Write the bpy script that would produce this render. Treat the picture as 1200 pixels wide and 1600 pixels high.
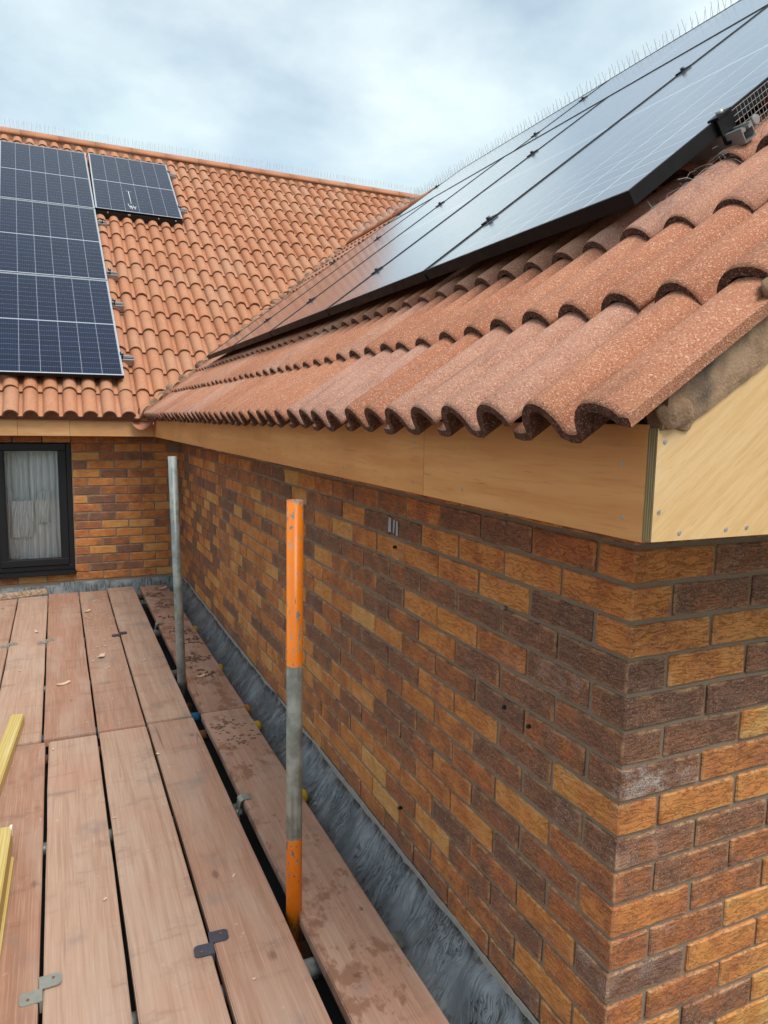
import bpy, bmesh, math, random
from mathutils import Vector, Matrix, noise
from math import sin, cos, tan, pi, radians, sqrt
for o in list(bpy.data.objects): bpy.data.objects.remove(o)
scene = bpy.context.scene
COL = scene.collection
rnd = random.Random(7)

# ------------------------------------------------------------------ camera
cam_d = bpy.data.cameras.new('camera'); cam = bpy.data.objects.new('camera', cam_d); COL.objects.link(cam)
RIGHT = Vector((0.910865778, -0.412310213, 0.017994924)); DOWN = Vector((-0.035417045, -0.121535504, -0.991955016)); FWD = Vector((0.411180206, 0.902900554, -0.125305341))
m = Matrix((RIGHT, -DOWN, -FWD)).transposed().to_4x4(); m.translation = Vector((-1.0071462, -1.0409518, 0.2336115))
cam.matrix_world = m
cam_d.sensor_fit = 'VERTICAL'; cam_d.sensor_height = 36.0; cam_d.lens = 1123.54 / 1600 * 36.0
cam_d.clip_start = 0.02; cam_d.clip_end = 2000
scene.camera = cam
EYE = m.translation.copy()

# ------------------------------------------------------------------ light
SUN_DIR = Vector((0.14, -0.52, 0.84)).normalized()
world = bpy.data.worlds.new('World'); scene.world = world; world.use_nodes = True
wn = world.node_tree; wn.nodes.clear()
def W(t, **k):
    n = wn.nodes.new(t)
    for a, b in k.items(): setattr(n, a, b)
    return n
out = W('ShaderNodeOutputWorld'); bg = W('ShaderNodeBackground'); wn.links.new(bg.outputs[0], out.inputs[0])
bg.inputs['Strength'].default_value = 0.1
sky = W('ShaderNodeTexSky', sky_type='NISHITA', sun_disc=False)
sky.sun_elevation = math.asin(SUN_DIR.z); sky.sun_rotation = math.atan2(SUN_DIR.x, SUN_DIR.y)
sky.air_density = 1.0; sky.dust_density = 1.5
tc = W('ShaderNodeTexCoord'); sep = W('ShaderNodeSeparateXYZ'); wn.links.new(tc.outputs['Generated'], sep.inputs[0])
def wmath(op, a, b=None):
    n = W('ShaderNodeMath', operation=op)
    for i, v in enumerate((a, b)):
        if v is None: continue
        if isinstance(v, (int, float)): n.inputs[i].default_value = v
        else: wn.links.new(v, n.inputs[i])
    return n.outputs[0]
zz = wmath('ADD', wmath('ABSOLUTE', sep.outputs[2]), 0.22)
cx = W('ShaderNodeCombineXYZ'); wn.links.new(wmath('DIVIDE', sep.outputs[0], zz), cx.inputs[0]); wn.links.new(wmath('DIVIDE', sep.outputs[1], zz), cx.inputs[1])
nz = W('ShaderNodeTexNoise'); nz.inputs['Scale'].default_value = 1.7; nz.inputs['Detail'].default_value = 7; nz.inputs['Roughness'].default_value = 0.52
wn.links.new(cx.outputs[0], nz.inputs['Vector'])
nz2 = W('ShaderNodeTexNoise'); nz2.inputs['Scale'].default_value = 1.5; nz2.inputs['Detail'].default_value = 5
mp = W('ShaderNodeMapping'); mp.inputs['Location'].default_value = (3.1, 7.7, 1.0); wn.links.new(cx.outputs[0], mp.inputs[0]); wn.links.new(mp.outputs[0], nz2.inputs['Vector'])
cover = W('ShaderNodeMapRange'); cover.inputs[1].default_value = 0.36; cover.inputs[2].default_value = 0.60; cover.inputs[3].default_value = 0.42; cover.inputs[4].default_value = 1.0
wn.links.new(nz.outputs[0], cover.inputs[0])
ramp = W('ShaderNodeValToRGB'); ramp.color_ramp.elements[0].position = 0.32; ramp.color_ramp.elements[0].color = (3.6, 4.6, 4.95, 1)
ramp.color_ramp.elements[1].position = 0.68; ramp.color_ramp.elements[1].color = (5.3, 5.85, 5.95, 1)
wn.links.new(nz2.outputs[0], ramp.inputs[0])
tint = W('ShaderNodeMixRGB', blend_type='MULTIPLY'); tint.inputs[0].default_value = 1; wn.links.new(sky.outputs[0], tint.inputs[1]); tint.inputs[2].default_value = (1.0, 1.0, .93, 1)
mix = W('ShaderNodeMixRGB'); wn.links.new(cover.outputs[0], mix.inputs[0]); wn.links.new(tint.outputs[0], mix.inputs[1]); wn.links.new(ramp.outputs[0], mix.inputs[2])
wn.links.new(mix.outputs[0], bg.inputs['Color'])
sl = bpy.data.lights.new('sun', 'SUN'); sl.energy = 1.5; sl.angle = radians(30); sl.color = (1.0, 0.94, 0.86)
sun = bpy.data.objects.new('sun', sl); COL.objects.link(sun); sun.rotation_euler = (-SUN_DIR).to_track_quat('-Z', 'Y').to_euler(); sun.location = (0, 0, 20)
scene.view_settings.view_transform = 'Standard'; scene.view_settings.look = 'None'; scene.view_settings.gamma = 1; scene.view_settings.use_curve_mapping = False
scene.view_settings.exposure = 0.95

# ------------------------------------------------------------------ material helper
class M:
    def __init__(s, name):
        s.m = bpy.data.materials.new(name); s.m.use_nodes = True; s.t = s.m.node_tree; s.t.nodes.clear()
        s.out = s.n('ShaderNodeOutputMaterial'); s.b = s.n('ShaderNodeBsdfPrincipled'); s.l(s.b.outputs[0], s.out.inputs[0])
    def n(s, t, **k):
        n = s.t.nodes.new(t)
        for a, b in k.items(): setattr(n, a, b)
        return n
    def l(s, a, b): s.t.links.new(a, b)
    def put(s, sock, v):
        if v is None: return
        if hasattr(v, 'is_linked') or hasattr(v, 'links'): s.l(v, sock)
        elif isinstance(v, (tuple, list)) and len(v) == 3 and sock.type == 'RGBA': sock.default_value = (*v, 1)
        else: sock.default_value = v
    def math(s, op, a, b=None, c=None, clamp=False):
        n = s.n('ShaderNodeMath', operation=op); n.use_clamp = clamp
        for i, v in enumerate((a, b, c)):
            if v is not None: s.put(n.inputs[i], v)
        return n.outputs[0]
    def vmath(s, op, a, b=None):
        n = s.n('ShaderNodeVectorMath', operation=op); s.put(n.inputs[0], a)
        if b is not None: s.put(n.inputs[1], b)
        return n.outputs[0]
    def mix(s, f, a, b, mode='MIX'):
        n = s.n('ShaderNodeMixRGB', blend_type=mode); s.put(n.inputs[0], f); s.put(n.inputs[1], a); s.put(n.inputs[2], b); return n.outputs[0]
    def obj(s): return s.n('ShaderNodeTexCoord').outputs['Object']
    def uv(s): return s.n('ShaderNodeTexCoord').outputs['UV']
    def pos(s): return s.n('ShaderNodeNewGeometry').outputs['Position']
    def rand(s): return s.n('ShaderNodeObjectInfo').outputs['Random']
    def scale(s, v, sc, loc=(0, 0, 0)):
        n = s.n('ShaderNodeMapping'); s.put(n.inputs[0], v); n.inputs['Scale'].default_value = sc; n.inputs['Location'].default_value = loc; return n.outputs[0]
    def noise(s, v, sc, det=4, rough=.55, dist=0.0):
        n = s.n('ShaderNodeTexNoise'); s.put(n.inputs['Vector'], v); n.inputs['Scale'].default_value = sc; n.inputs['Detail'].default_value = det
        n.inputs['Roughness'].default_value = rough; n.inputs['Distortion'].default_value = dist; return n.outputs[0]
    def vor(s, v, sc, feature='F1', out=0):
        n = s.n('ShaderNodeTexVoronoi', feature=feature); s.put(n.inputs['Vector'], v); n.inputs['Scale'].default_value = sc; return n.outputs[out]
    def wave(s, v, sc, dist, det=3, dsc=1.0, typ='BANDS', d='X'):
        n = s.n('ShaderNodeTexWave', wave_type=typ); n.bands_direction = d; s.put(n.inputs['Vector'], v); n.inputs['Scale'].default_value = sc
        n.inputs['Distortion'].default_value = dist; n.inputs['Detail'].default_value = det; n.inputs['Detail Scale'].default_value = dsc; return n.outputs['Fac']
    def step(s, v, a, b, lo=0.0, hi=1.0):
        n = s.n('ShaderNodeMapRange'); n.interpolation_type = 'SMOOTHSTEP'; s.put(n.inputs[0], v)
        n.inputs[1].default_value = a; n.inputs[2].default_value = b; n.inputs[3].default_value = lo; n.inputs[4].default_value = hi; return n.outputs[0]
    def ramp(s, f, stops):
        n = s.n('ShaderNodeValToRGB'); r = n.color_ramp; s.put(n.inputs[0], f)
        while len(r.elements) < len(stops): r.elements.new(.5)
        for e, (p, c) in zip(r.elements, stops): e.position = p; e.color = (*c, 1)
        return n.outputs[0]
    def bump(s, h, strength=.5, dist=.002):
        n = s.n('ShaderNodeBump'); n.inputs['Strength'].default_value = strength; n.inputs['Distance'].default_value = dist; s.put(n.inputs['Height'], h)
        s.l(n.outputs[0], s.b.inputs['Normal']); return n
    def set(s, col=None, rough=None, metal=None, spec=None):
        s.put(s.b.inputs['Base Color'], col); s.put(s.b.inputs['Roughness'], rough); s.put(s.b.inputs['Metallic'], metal); s.put(s.b.inputs['Specular IOR Level'], spec); return s.m
    def offs(s, v, k=37.0):
        r = s.math('MULTIPLY', s.rand(), k); c = s.n('ShaderNodeCombineXYZ')
        for i in range(3): s.l(r, c.inputs[i])
        return s.vmath('ADD', v, c.outputs[0])

def plain(name, col, rough=.6, metal=0.0, vary=.12, sc=30.0, spec=.5):
    k = M(name); f = k.noise(k.offs(k.obj()), sc, 5)
    c = k.mix(f, tuple(x * (1 - vary) for x in col), tuple(min(1, x * (1 + vary)) for x in col))
    k.set(c, k.step(f, .3, .7, max(0.05, rough - .08), min(1, rough + .08)), metal, spec); return k.m

def brick_mat(name, far=False):
    k = M(name)
    if far:
        tone = k.n('ShaderNodeNewGeometry').outputs['Random Per Island']; rn = tone
        tone = k.math('FRACT', k.math('MULTIPLY', tone, 7.31))
    else:
        oi = k.n('ShaderNodeObjectInfo'); sc_ = k.n('ShaderNodeSeparateColor'); k.l(oi.outputs['Color'], sc_.inputs[0]); tone = sc_.outputs[0]; rn = oi.outputs['Random']
    r37 = k.math('MULTIPLY', rn, 37.0); cb = k.n('ShaderNodeCombineXYZ')
    for i in range(3): k.l(r37, cb.inputs[i])
    p = k.vmath('ADD', k.obj(), cb.outputs[0])
    blot = k.noise(p, 11, 4, .55)
    crease = k.noise(k.scale(p, (.55, .55, 2.6)), 34, 6, .66, .8)
    tn = k.math('ADD', tone, k.math('MULTIPLY', k.math('SUBTRACT', blot, .5), 1.15))
    base = k.ramp(tn, [(0.0, (.185, .090, .064)), (.26, (.255, .108, .062)), (.46, (.39, .130, .050)), (.66, (.55, .200, .056)), (.86, (.62, .255, .070)), (1.0, (.63, .32, .105))])
    # sandy rim along the arrises
    uv = k.n('ShaderNodeSeparateXYZ'); k.l(k.uv(), uv.inputs[0])
    ex = k.step(k.math('ABSOLUTE', uv.outputs[0]), .90, 1.0); ez = k.step(k.math('ABSOLUTE', uv.outputs[1]), .72, 1.0)
    rim = k.math('MULTIPLY', k.math('MAXIMUM', ex, ez), k.step(k.noise(p, 22, 3), .38, .62), clamp=True)
    c = k.mix(k.math('MULTIPLY', rim, .5), base, (.60, .38, .20))
    # dark creases and pale sand grains
    cl = k.step(k.math('ABSOLUTE', k.math('SUBTRACT', crease, .5)), .0, .028)
    c = k.mix(k.math('MULTIPLY', k.math('SUBTRACT', 1.0, cl), .32), c, (.07, .036, .026))
    g = k.noise(p, 330, 2, .7)
    c = k.mix(k.math('MULTIPLY', k.step(g, .55, .67), .5), c, (.66, .44, .25))
    c = k.mix(k.math('MULTIPLY', k.step(g, .30, .42, 1, 0), .35), c, (.05, .027, .02))
    bl = k.math('MULTIPLY', k.step(k.noise(p, 7, 3), .60, .74), k.step(k.noise(p, 120, 3), .42, .62))
    c = k.mix(k.math('MULTIPLY', bl, .16), c, (.6, .54, .5))
    if not far:
        c = k.mix(k.math('MULTIPLY', k.math('MULTIPLY', sc_.outputs[1], k.step(k.noise(p, 14, 4), .42, .70)), k.step(g, .36, .62, .25, 1)), c, (.66, .60, .55))
    h = k.math('ADD', k.math('MULTIPLY', cl, .6), k.math('ADD', k.math('MULTIPLY', g, .35), k.math('MULTIPLY', k.noise(p, 60, 4), .9)))
    k.bump(h, .8, .0022)
    return k.set(c, .85, 0, .25)
MAT = {}
MAT['brick'] = brick_mat('brick_face'); MAT['brick_far'] = brick_mat('brick_face_far', True)
k = M('mortar'); p = k.pos(); f = k.noise(p, 30, 5); g = k.noise(p, 400, 2)
k.bump(k.math('ADD', g, f), .8, .003); MAT['mortar'] = k.set(k.mix(g, k.mix(f, (.15, .105, .074), (.25, .185, .135)), (.31, .235, .175)), .95, 0, .2)

def tile_mat(name, edge, far=False):
    k = M(name); p = k.offs(k.obj()); r = k.rand()
    rr = k.math('FRACT', k.math('MULTIPLY', r, 13.7))
    base = k.ramp(rr, [(0.0, (.36, .130, .068)), (.35, (.43, .170, .090)), (.62, (.42, .185, .112)), (.82, (.43, .212, .145)), (1.0, (.42, .222, .165))])
    if far: base = k.ramp(rr, [(0.0, (.46, .185, .092)), (.5, (.52, .22, .112)), (.9, (.50, .235, .130)), (1.0, (.50, .25, .15))])
    f = k.noise(p, 9, 4); c = k.mix(k.math('MULTIPLY', k.step(f, .42, .7), .12 if far else .30), base, (.27, .10, .06))
    v = k.n('ShaderNodeTexVoronoi'); k.put(v.inputs['Vector'], p); v.inputs['Scale'].default_value = 470
    gr = k.n('ShaderNodeSeparateColor'); k.l(v.outputs['Color'], gr.inputs[0])
    c = k.mix(k.math('MULTIPLY', k.step(gr.outputs[0], .74, .98), .6), c, (.72, .46, .32))
    c = k.mix(k.math('MULTIPLY', k.step(gr.outputs[1], .72, .95), .5), c, (.17, .05, .026))
    g2 = k.noise(p, 600, 2); c = k.mix(k.math('MULTIPLY', k.step(g2, .55, .7), .3), c, (.68, .45, .33))
    st = k.math('MULTIPLY', k.step(k.noise(k.scale(p, (9, 2.2, 9)), 2.2, 4), .56, .70), .15 if far else .36)
    c = k.mix(st, c, (.16, .075, .048))
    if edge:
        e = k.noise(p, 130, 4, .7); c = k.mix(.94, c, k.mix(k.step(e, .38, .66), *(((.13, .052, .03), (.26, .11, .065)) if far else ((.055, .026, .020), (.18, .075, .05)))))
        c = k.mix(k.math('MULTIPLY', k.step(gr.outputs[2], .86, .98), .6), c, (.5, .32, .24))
    k.bump(k.math('ADD', k.math('MULTIPLY', v.outputs['Distance'], -.8), k.math('MULTIPLY', k.noise(p, 90 if edge else 260, 4), 1.2)), .9 if edge else .55, .004 if edge else .0018)
    return k.set(c, .82, 0, .3)
MAT['tile'] = tile_mat('concrete_tile_face', False); MAT['tile_edge'] = tile_mat('concrete_tile_cut_edge', True); MAT['tile_far'] = tile_mat('orange_tile_face', False, True); MAT['tile_far_edge'] = tile_mat('orange_tile_cut_edge', True, True)
k = M('bedding_mortar'); p = k.offs(k.obj()); f = k.noise(p, 14, 6, .6)
c = k.mix(k.step(f, .35, .65), (.24, .14, .085), (.47, .30, .19)); c = k.mix(k.step(k.noise(p, 6, 3), .58, .75), c, (.075, .062, .055)); g = k.noise(p, 220, 4)
c = k.mix(k.math('MULTIPLY', k.step(g, .55, .7), .4), c, (.45, .33, .25)); k.bump(k.math('ADD', f, k.math('MULTIPLY', g, .6)), .8, .004); MAT['bedding'] = k.set(c, .95, 0, .2)
k = M('valley_mortar'); p = k.offs(k.obj()); f = k.noise(p, 10, 6, .6)
c = k.mix(k.step(f, .35, .65), (.13, .075, .05), (.38, .24, .155)); k.bump(f, 1.0, .008); MAT['valley_mortar'] = k.set(c, .95, 0, .2)

def ply(name, a, b, d, axis):   # axis: scale vector that stretches grain
    k = M(name); p = k.offs(k.obj(), 11.0)
    w = k.noise(k.scale(p, axis), 3.0, 7, .6, .6); f = k.noise(k.scale(p, axis), 22, 4, .6, .2); br = k.noise(p, 3.0, 3)
    c = k.mix(k.step(w, .3, .7), a, b); c = k.mix(k.math('MULTIPLY', k.step(f, .50, .72), .38), c, d); c = k.mix(k.math('MULTIPLY', k.step(br, .45, .75), .25), c, d)
    c = k.mix(k.math('MULTIPLY', k.step(k.noise(k.scale(p, axis), 9, 2), .68, .76), .5), c, tuple(x * .55 for x in d))
    k.bump(f, .25, .001); return k.set(c, k.step(w, .3, .7, .42, .6), 0, .4)
MAT['ply_pink'] = ply('fascia_plywood', (.68, .28, .088), (.78, .37, .132), (.52, .18, .05), (5, .55, 9))
MAT['ply_pink_x'] = ply('fascia_plywood_far', (.64, .33, .135), (.74, .43, .19), (.48, .21, .08), (.55, 5, 9))
MAT['ply_pale'] = ply('birch_plywood', (.66, .44, .21), (.74, .53, .285), (.55, .34, .14), (1, 1, 1))
k = M('birch_plywood_gable'); p0 = k.obj(); mpn = k.n('ShaderNodeMapping'); k.put(mpn.inputs[0], p0); mpn.inputs['Rotation'].default_value = (0, radians(38), 0)
p = k.scale(mpn.outputs[0], (.8, 6, 12)); w = k.noise(p, 9, 7, .62, .4); f = k.noise(k.scale(mpn.outputs[0], (.9, 6, 16)), 40, 4, .62, .2); br = k.noise(p0, 5, 3)
c = k.mix(k.step(w, .3, .7), (.68, .41, .175), (.76, .50, .25)); c = k.mix(k.math('MULTIPLY', k.step(f, .54, .72), .45), c, (.46, .26, .095)); c = k.mix(k.math('MULTIPLY', k.step(br, .5, .75), .3), c, (.78, .60, .38))
k.bump(f, .25, .001); MAT['ply_gable'] = k.set(c, .55, 0, .35)
k = M('plywood_edge'); p = k.obj(); s_ = k.n('ShaderNodeSeparateXYZ'); k.l(p, s_.inputs[0]); a = k.math('FRACT', k.math('MULTIPLY', s_.outputs[1], 1 / .0042)); f = k.noise(k.scale(p, (1, 1, .05)), 300, 3)
c = k.mix(k.step(a, .4, .55), (.38, .29, .15), (.22, .155, .075)); c = k.mix(k.math('MULTIPLY', k.step(f, .5, .7), .5), c, (.13, .09, .045)); MAT['ply_edge'] = k.set(c, .8, 0, .3)

def board_mat(name, dust):
    k = M(name); p = k.offs(k.obj(), 23.0); r = k.rand()
    grain = k.noise(k.scale(p, (34, .9, 6)), 1.6, 6, .6, 1.1); fine = k.noise(k.scale(p, (140, 3, 20)), 1.6, 4, .6); med = k.noise(k.scale(p, (10, 2, 6)), .9, 5)
    base = k.mix(k.math('FRACT', k.math('MULTIPLY', r, 5.3)), (.37, .185, .12), (.47, .305, .22))
    c = k.mix(k.math('MULTIPLY', k.step(grain, .40, .64), .36), base, (.255, .13, .085))
    c = k.mix(k.math('MULTIPLY', k.step(fine, .48, .68), .28), c, (.62, .44, .33))
    c = k.mix(k.math('MULTIPLY', k.step(fine, .28, .46, 1, 0), .3), c, (.24, .125, .085))
    c = k.mix(k.math('MULTIPLY', k.step(med, .42, .70), .42), c, (.50, .37, .29))
    c = k.mix(k.math('MULTIPLY', k.step(k.noise(p, 3.1, 4), .5, .75), .35), c, (.45, .21, .14))
    # knots
    v = k.n('ShaderNodeTexVoronoi'); k.put(v.inputs['Vector'], k.scale(p, (3.2, 1.7, 1))); v.inputs['Scale'].default_value = 1.5
    kn = k.step(k.math('ADD', v.outputs['Distance'], k.math('MULTIPLY', k.math('SUBTRACT', grain, .5), .12)), .02, .085, 1, 0); c = k.mix(k.math('MULTIPLY', kn, .68), c, (.15, .07, .048))
    # scuffs, cross stains
    sc_ = k.noise(k.scale(p, (2, 7, 4)), 1.6, 6, .7); c = k.mix(k.math('MULTIPLY', k.step(sc_, .55, .72), .45), c, (.17, .105, .08))
    gy = k.noise(p, 4.4, 5); c = k.mix(k.math('MULTIPLY', k.step(gy, .58, .74), .55), c, (.22, .19, .175))
    spl = k.noise(p, 26, 3); c = k.mix(k.math('MULTIPLY', k.step(spl, .70, .73), .35), c, (.55, .47, .40)); c = k.mix(k.math('MULTIPLY', k.step(k.noise(p, 3.7, 6, .7), .56, .70), .4), c, (.23, .12, .085))
    if dust:
        d = k.noise(k.scale(p, (1.6, 1, 1)), 6.0, 7, .65); c = k.mix(k.math('MULTIPLY', k.step(d, .52, .60), .8), c, (.24, .115, .07))
        d2 = k.noise(p, 21.0, 5, .7); c = k.mix(k.math('MULTIPLY', k.step(d2, .62, .70), .55), c, (.10, .055, .038))
    ck = k.math('MULTIPLY', k.step(k.math('ABSOLUTE', k.math('SUBTRACT', k.noise(k.scale(p, (7, .16, 1)), 1.3, 1), .5)), .0, .0035, 1, 0), k.step(k.noise(k.scale(p, (2, .6, 1)), 1.4, 2), .54, .60)); c = k.mix(k.math('MULTIPLY', ck, .5), c, (.06, .035, .025))
    rg = k.noise(k.scale(p, (60, 1.2, 10)), 1.5, 4); k.bump(k.math('ADD', k.math('MULTIPLY', fine, .5), rg), .35, .0015)
    return k.set(c, .78, 0, .3)
MAT['board'] = board_mat('scaffold_board_wood', False); MAT['board_dust'] = board_mat('scaffold_board_dusty_wood', True)
k = M('treated_timber'); p = k.offs(k.obj(), 9.0)
w = k.wave(k.scale(p, (1, .06, 1)), 26, 5.0, 3, 1.2); f = k.noise(k.scale(p, (60, 2, 60)), 1, 4)
c = k.mix(k.math('MULTIPLY', k.step(w, .3, .9), .55), (.60, .46, .16), (.47, .30, .085)); c = k.mix(k.math('MULTIPLY', k.step(f, .5, .7), .4), c, (.72, .62, .33)); k.bump(f, .3, .001); MAT['timber'] = k.set(c, .6, 0, .35)
k = M('weathered_offcut'); p = k.obj(); w = k.noise(k.scale(p, (2, 30, 20)), 2, 6, .6, .8); c = k.mix(k.step(w, .4, .62), (.50, .36, .25), (.24, .14, .09)); c = k.mix(k.step(k.noise(p, 9, 3), .58, .66), c, (.14, .2, .26)); MAT['offcut'] = k.set(c, .8)
k = M('roofing_felt_fillet'); p = k.obj(); u = k.uv()
us = k.n('ShaderNodeSeparateXYZ'); k.l(u, us.inputs[0]); ps = k.n('ShaderNodeSeparateXYZ'); k.l(p, ps.inputs[0])
warp = k.noise(p, 3.2, 3); U = us.outputs[0]; Y = ps.outputs[1]
cv = k.n('ShaderNodeCombineXYZ'); k.l(k.math('MULTIPLY', U, .55), cv.inputs[0])
k.l(k.math('ADD', k.math('MULTIPLY', Y, 13.0), k.math('ADD', k.math('MULTIPLY', k.math('MULTIPLY', U, U), 1.6), k.math('MULTIPLY', warp, 2.6))), cv.inputs[1])
st = k.noise(cv.outputs[0], 3.4, 2, .5, .5); st2 = k.noise(k.vmath('ADD', cv.outputs[0], (7.3, 2.1, 4.0)), 6.5, 2, .5, .6)
def hair(v, c0, wd): return k.step(k.math('ABSOLUTE', k.math('SUBTRACT', v, c0)), wd * .35, wd, 1, 0)
msk = k.math('MULTIPLY', k.step(k.noise(p, 7, 4), .40, .58), k.step(U, .9, .35, .25, 1.0))
blk = k.math('MULTIPLY', k.math('MAXIMUM', k.math('MAXIMUM', hair(st, .43, .013), hair(st, .54, .018)), k.math('MAXIMUM', hair(st2, .46, .018), hair(st2, .57, .024))), msk)
gr = k.noise(p, 5, 5); sh = k.step(st, .30, .48, 1, 0)
c = k.mix(k.step(gr, .3, .7), (.135, .152, .168), (.195, .218, .238)); c = k.mix(k.math('MULTIPLY', sh, .22), c, (.30, .33, .35)); c = k.mix(k.math('MULTIPLY', blk, .85), c, (.024, .026, .030))
pt = k.step(k.noise(p, 8, 4, .6), .66, .70); c = k.mix(k.math('MULTIPLY', pt, .8), c, (.03, .032, .036))
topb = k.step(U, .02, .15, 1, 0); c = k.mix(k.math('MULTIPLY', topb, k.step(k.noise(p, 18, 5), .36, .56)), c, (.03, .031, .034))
k.bump(k.math('ADD', k.math('MULTIPLY', st, 1.5), k.math('SUBTRACT', k.math('MULTIPLY', k.noise(p, 9, 4), 1.2), k.math('MULTIPLY', blk, .35))), .7, .006); MAT['felt'] = k.set(c, k.step(gr, .3, .7, .17, .36), 0, .8)
k = M('grey_upstand'); p = k.obj(); f = k.noise(k.scale(p, (30, 30, 4)), 3, 6, .7); c = k.mix(k.step(f, .4, .62), (.11, .12, .125), (.30, .33, .34)); c = k.mix(k.step(k.noise(p, 5, 4), .5, .62), c, (.36, .38, .38)); k.bump(f, .8, .005); MAT['upstand'] = k.set(c, .7)
MAT['flat_felt'] = plain('flat_roof_felt', (.035, .036, .038), .9, 0, .5, 14)
MAT['sealant'] = plain('pale_pointing', (.27, .245, .22), .9, 0, .3, 40)
k = M('galvanised_steel'); p = k.offs(k.obj()); f = k.noise(p, 16, 6, .6); v = k.vor(p, 70, out=1); c = k.mix(k.step(f, .35, .65), (.20, .225, .215), (.36, .39, .375)); c = k.mix(k.math('MULTIPLY', k.step(k.noise(k.scale(p, (60, 60, 3)), 1, 4), .52, .7), .4), c, (.5, .53, .5)); k.bump(f, .2, .001)
MAT['galv'] = k.set(c, k.step(f, .3, .7, .38, .6), .35, .5)
k = M('orange_painted_pole'); p = k.obj(); z = k.n('ShaderNodeSeparateXYZ'); k.l(p, z.inputs[0]); f = k.noise(p, 16, 6, .6)
gal = k.mix(k.step(f, .35, .65), (.17, .175, .15), (.33, .34, .30)); gal = k.mix(k.math('MULTIPLY', k.step(k.noise(k.scale(p, (60, 60, 3)), 1, 5), .5, .7), .5), gal, (.11, .10, .075))
zj = k.math('ADD', z.outputs[2], k.math('MULTIPLY', k.math('SUBTRACT', k.noise(p, 40, 3), .5), .006))
up = k.step(zj, .972, .976); low = k.step(zj, .438, .442, 1, 0); band = k.math('ADD', up, low, clamp=True)
topw = k.step(z.outputs[2], 1.30, 1.45); chip = k.step(k.math('ADD', k.noise(k.scale(p, (1, 1, .55)), 55, 4, .6), k.math('MULTIPLY', topw, .10)), .60, .63); chip2 = k.step(k.noise(k.scale(p, (1, 1, .16)), 120, 3), .64, .68)
band = k.math('MULTIPLY', band, k.math('SUBTRACT', 1.0, k.math('MAXIMUM', chip, chip2)), clamp=True)
c = k.mix(band, gal, k.mix(f, (.86, .185, .006), (.95, .27, .012))); k.bump(k.math('MULTIPLY', band, 1.0), .3, .0008)
MAT['orange_pole'] = k.set(c, k.mix(band, (.5, .5, .5), (.34, .34, .34)), 0, .45)
MAT['yellow_cap'] = plain('yellow_plastic', (.75, .47, .02), .45, 0, .1); MAT['orange_cap'] = plain('orange_plastic', (.72, .25, .03), .5, 0, .1); MAT['blue_paint'] = plain('blue_painted_steel', (.03, .16, .30), .5, 0, .2)
MAT['clip_dark'] = plain('dark_plated_steel', (.09, .09, .115), .42, .5, .3, 60); MAT['clip_pale'] = plain('zinc_plated_steel', (.33, .33, .29), .5, .4, .25, 60)
MAT['rust'] = plain('rusty_steel', (.19, .085, .045), .8, .1, .3, 40)
k = M('anthracite_frame'); MAT['anthracite'] = k.set((.010, .011, .013), .4, 0, .3)
MAT['gasket'] = plain('black_gasket', (.006, .006, .006), .6)
k = M('window_glass'); k.t.nodes.remove(k.b); gl = k.n('ShaderNodeBsdfGlossy'); gl.inputs['Roughness'].default_value = .02; tr = k.n('ShaderNodeBsdfTransparent'); tr.inputs[0].default_value = (.95, .97, .96, 1)
fr = k.n('ShaderNodeFresnel'); fr.inputs[0].default_value = 1.5; mx = k.n('ShaderNodeMixShader'); k.l(fr.outputs[0], mx.inputs[0]); k.l(tr.outputs[0], mx.inputs[1]); k.l(gl.outputs[0], mx.inputs[2]); k.l(mx.outputs[0], k.out.inputs[0]); MAT['glass'] = k.m
MAT['curtain'] = plain('white_net_curtain', (.88, .88, .90), .9, 0, .06, 8); MAT['linen'] = plain('white_folded_linen', (.88, .88, .90), .9, 0, .05, 8); MAT['room'] = plain('room_wall', (.30, .29, .28), .9)
MAT['terracotta'] = plain('terracotta', (.32, .13, .08), .8)
MAT['lead'] = plain('valley_liner', (.46, .19, .12), .7, 0, .25, 20); MAT['underlay'] = plain('dark_underlay', (.016, .013, .012), .95)
MAT['black_frame'] = plain('black_anodised_aluminium', (.008, .008, .010), .5, 0, .1, 30, .22); MAT['silver_frame'] = plain('silver_anodised_aluminium', (.55, .57, .60), .35, .5, .05)
MAT['backsheet'] = None
k = M('panel_backsheet_white'); k.set((.36, .40, .46), .12, 0, .5); MAT['back_white'] = k.m
k = M('panel_backsheet_grey'); k.set((.85, .88, .92), .16, 0, .5); k.b.inputs['IOR'].default_value = 1.9; k.b.inputs['Coat Weight'].default_value = 1.0; k.b.inputs['Coat Roughness'].default_value = .16; MAT['back_dark'] = k.m
def cell_mat(name, col, rough, ior=1.5, coat=0.0):
    k = M(name); s_ = k.n('ShaderNodeSeparateXYZ'); k.l(k.uv(), s_.inputs[0])
    bb = k.step(k.math('ABSOLUTE', k.math('SUBTRACT', k.math('FRACT', k.math('MULTIPLY', s_.outputs[0], 9.0)), .5)), .0, .10, 1, 0)
    c = k.mix(k.math('MULTIPLY', bb, .14), k.mix(k.rand(), tuple(x * .8 for x in col), tuple(x * 1.2 for x in col)), (.30, .33, .38))
    k.b.inputs['IOR'].default_value = ior; k.b.inputs['Coat Weight'].default_value = coat; k.b.inputs['Coat Roughness'].default_value = .16; k.b.inputs['Coat IOR'].default_value = 1.5
    return k.set(c, rough, 0, .5 if coat else .36)
MAT['cell'] = cell_mat('blue_solar_cell', (.0028, .0085, .033), .15); MAT['cell_black'] = cell_mat('black_solar_cell', (.034, .048, .075), .16, 1.9, 1.0)
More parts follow.
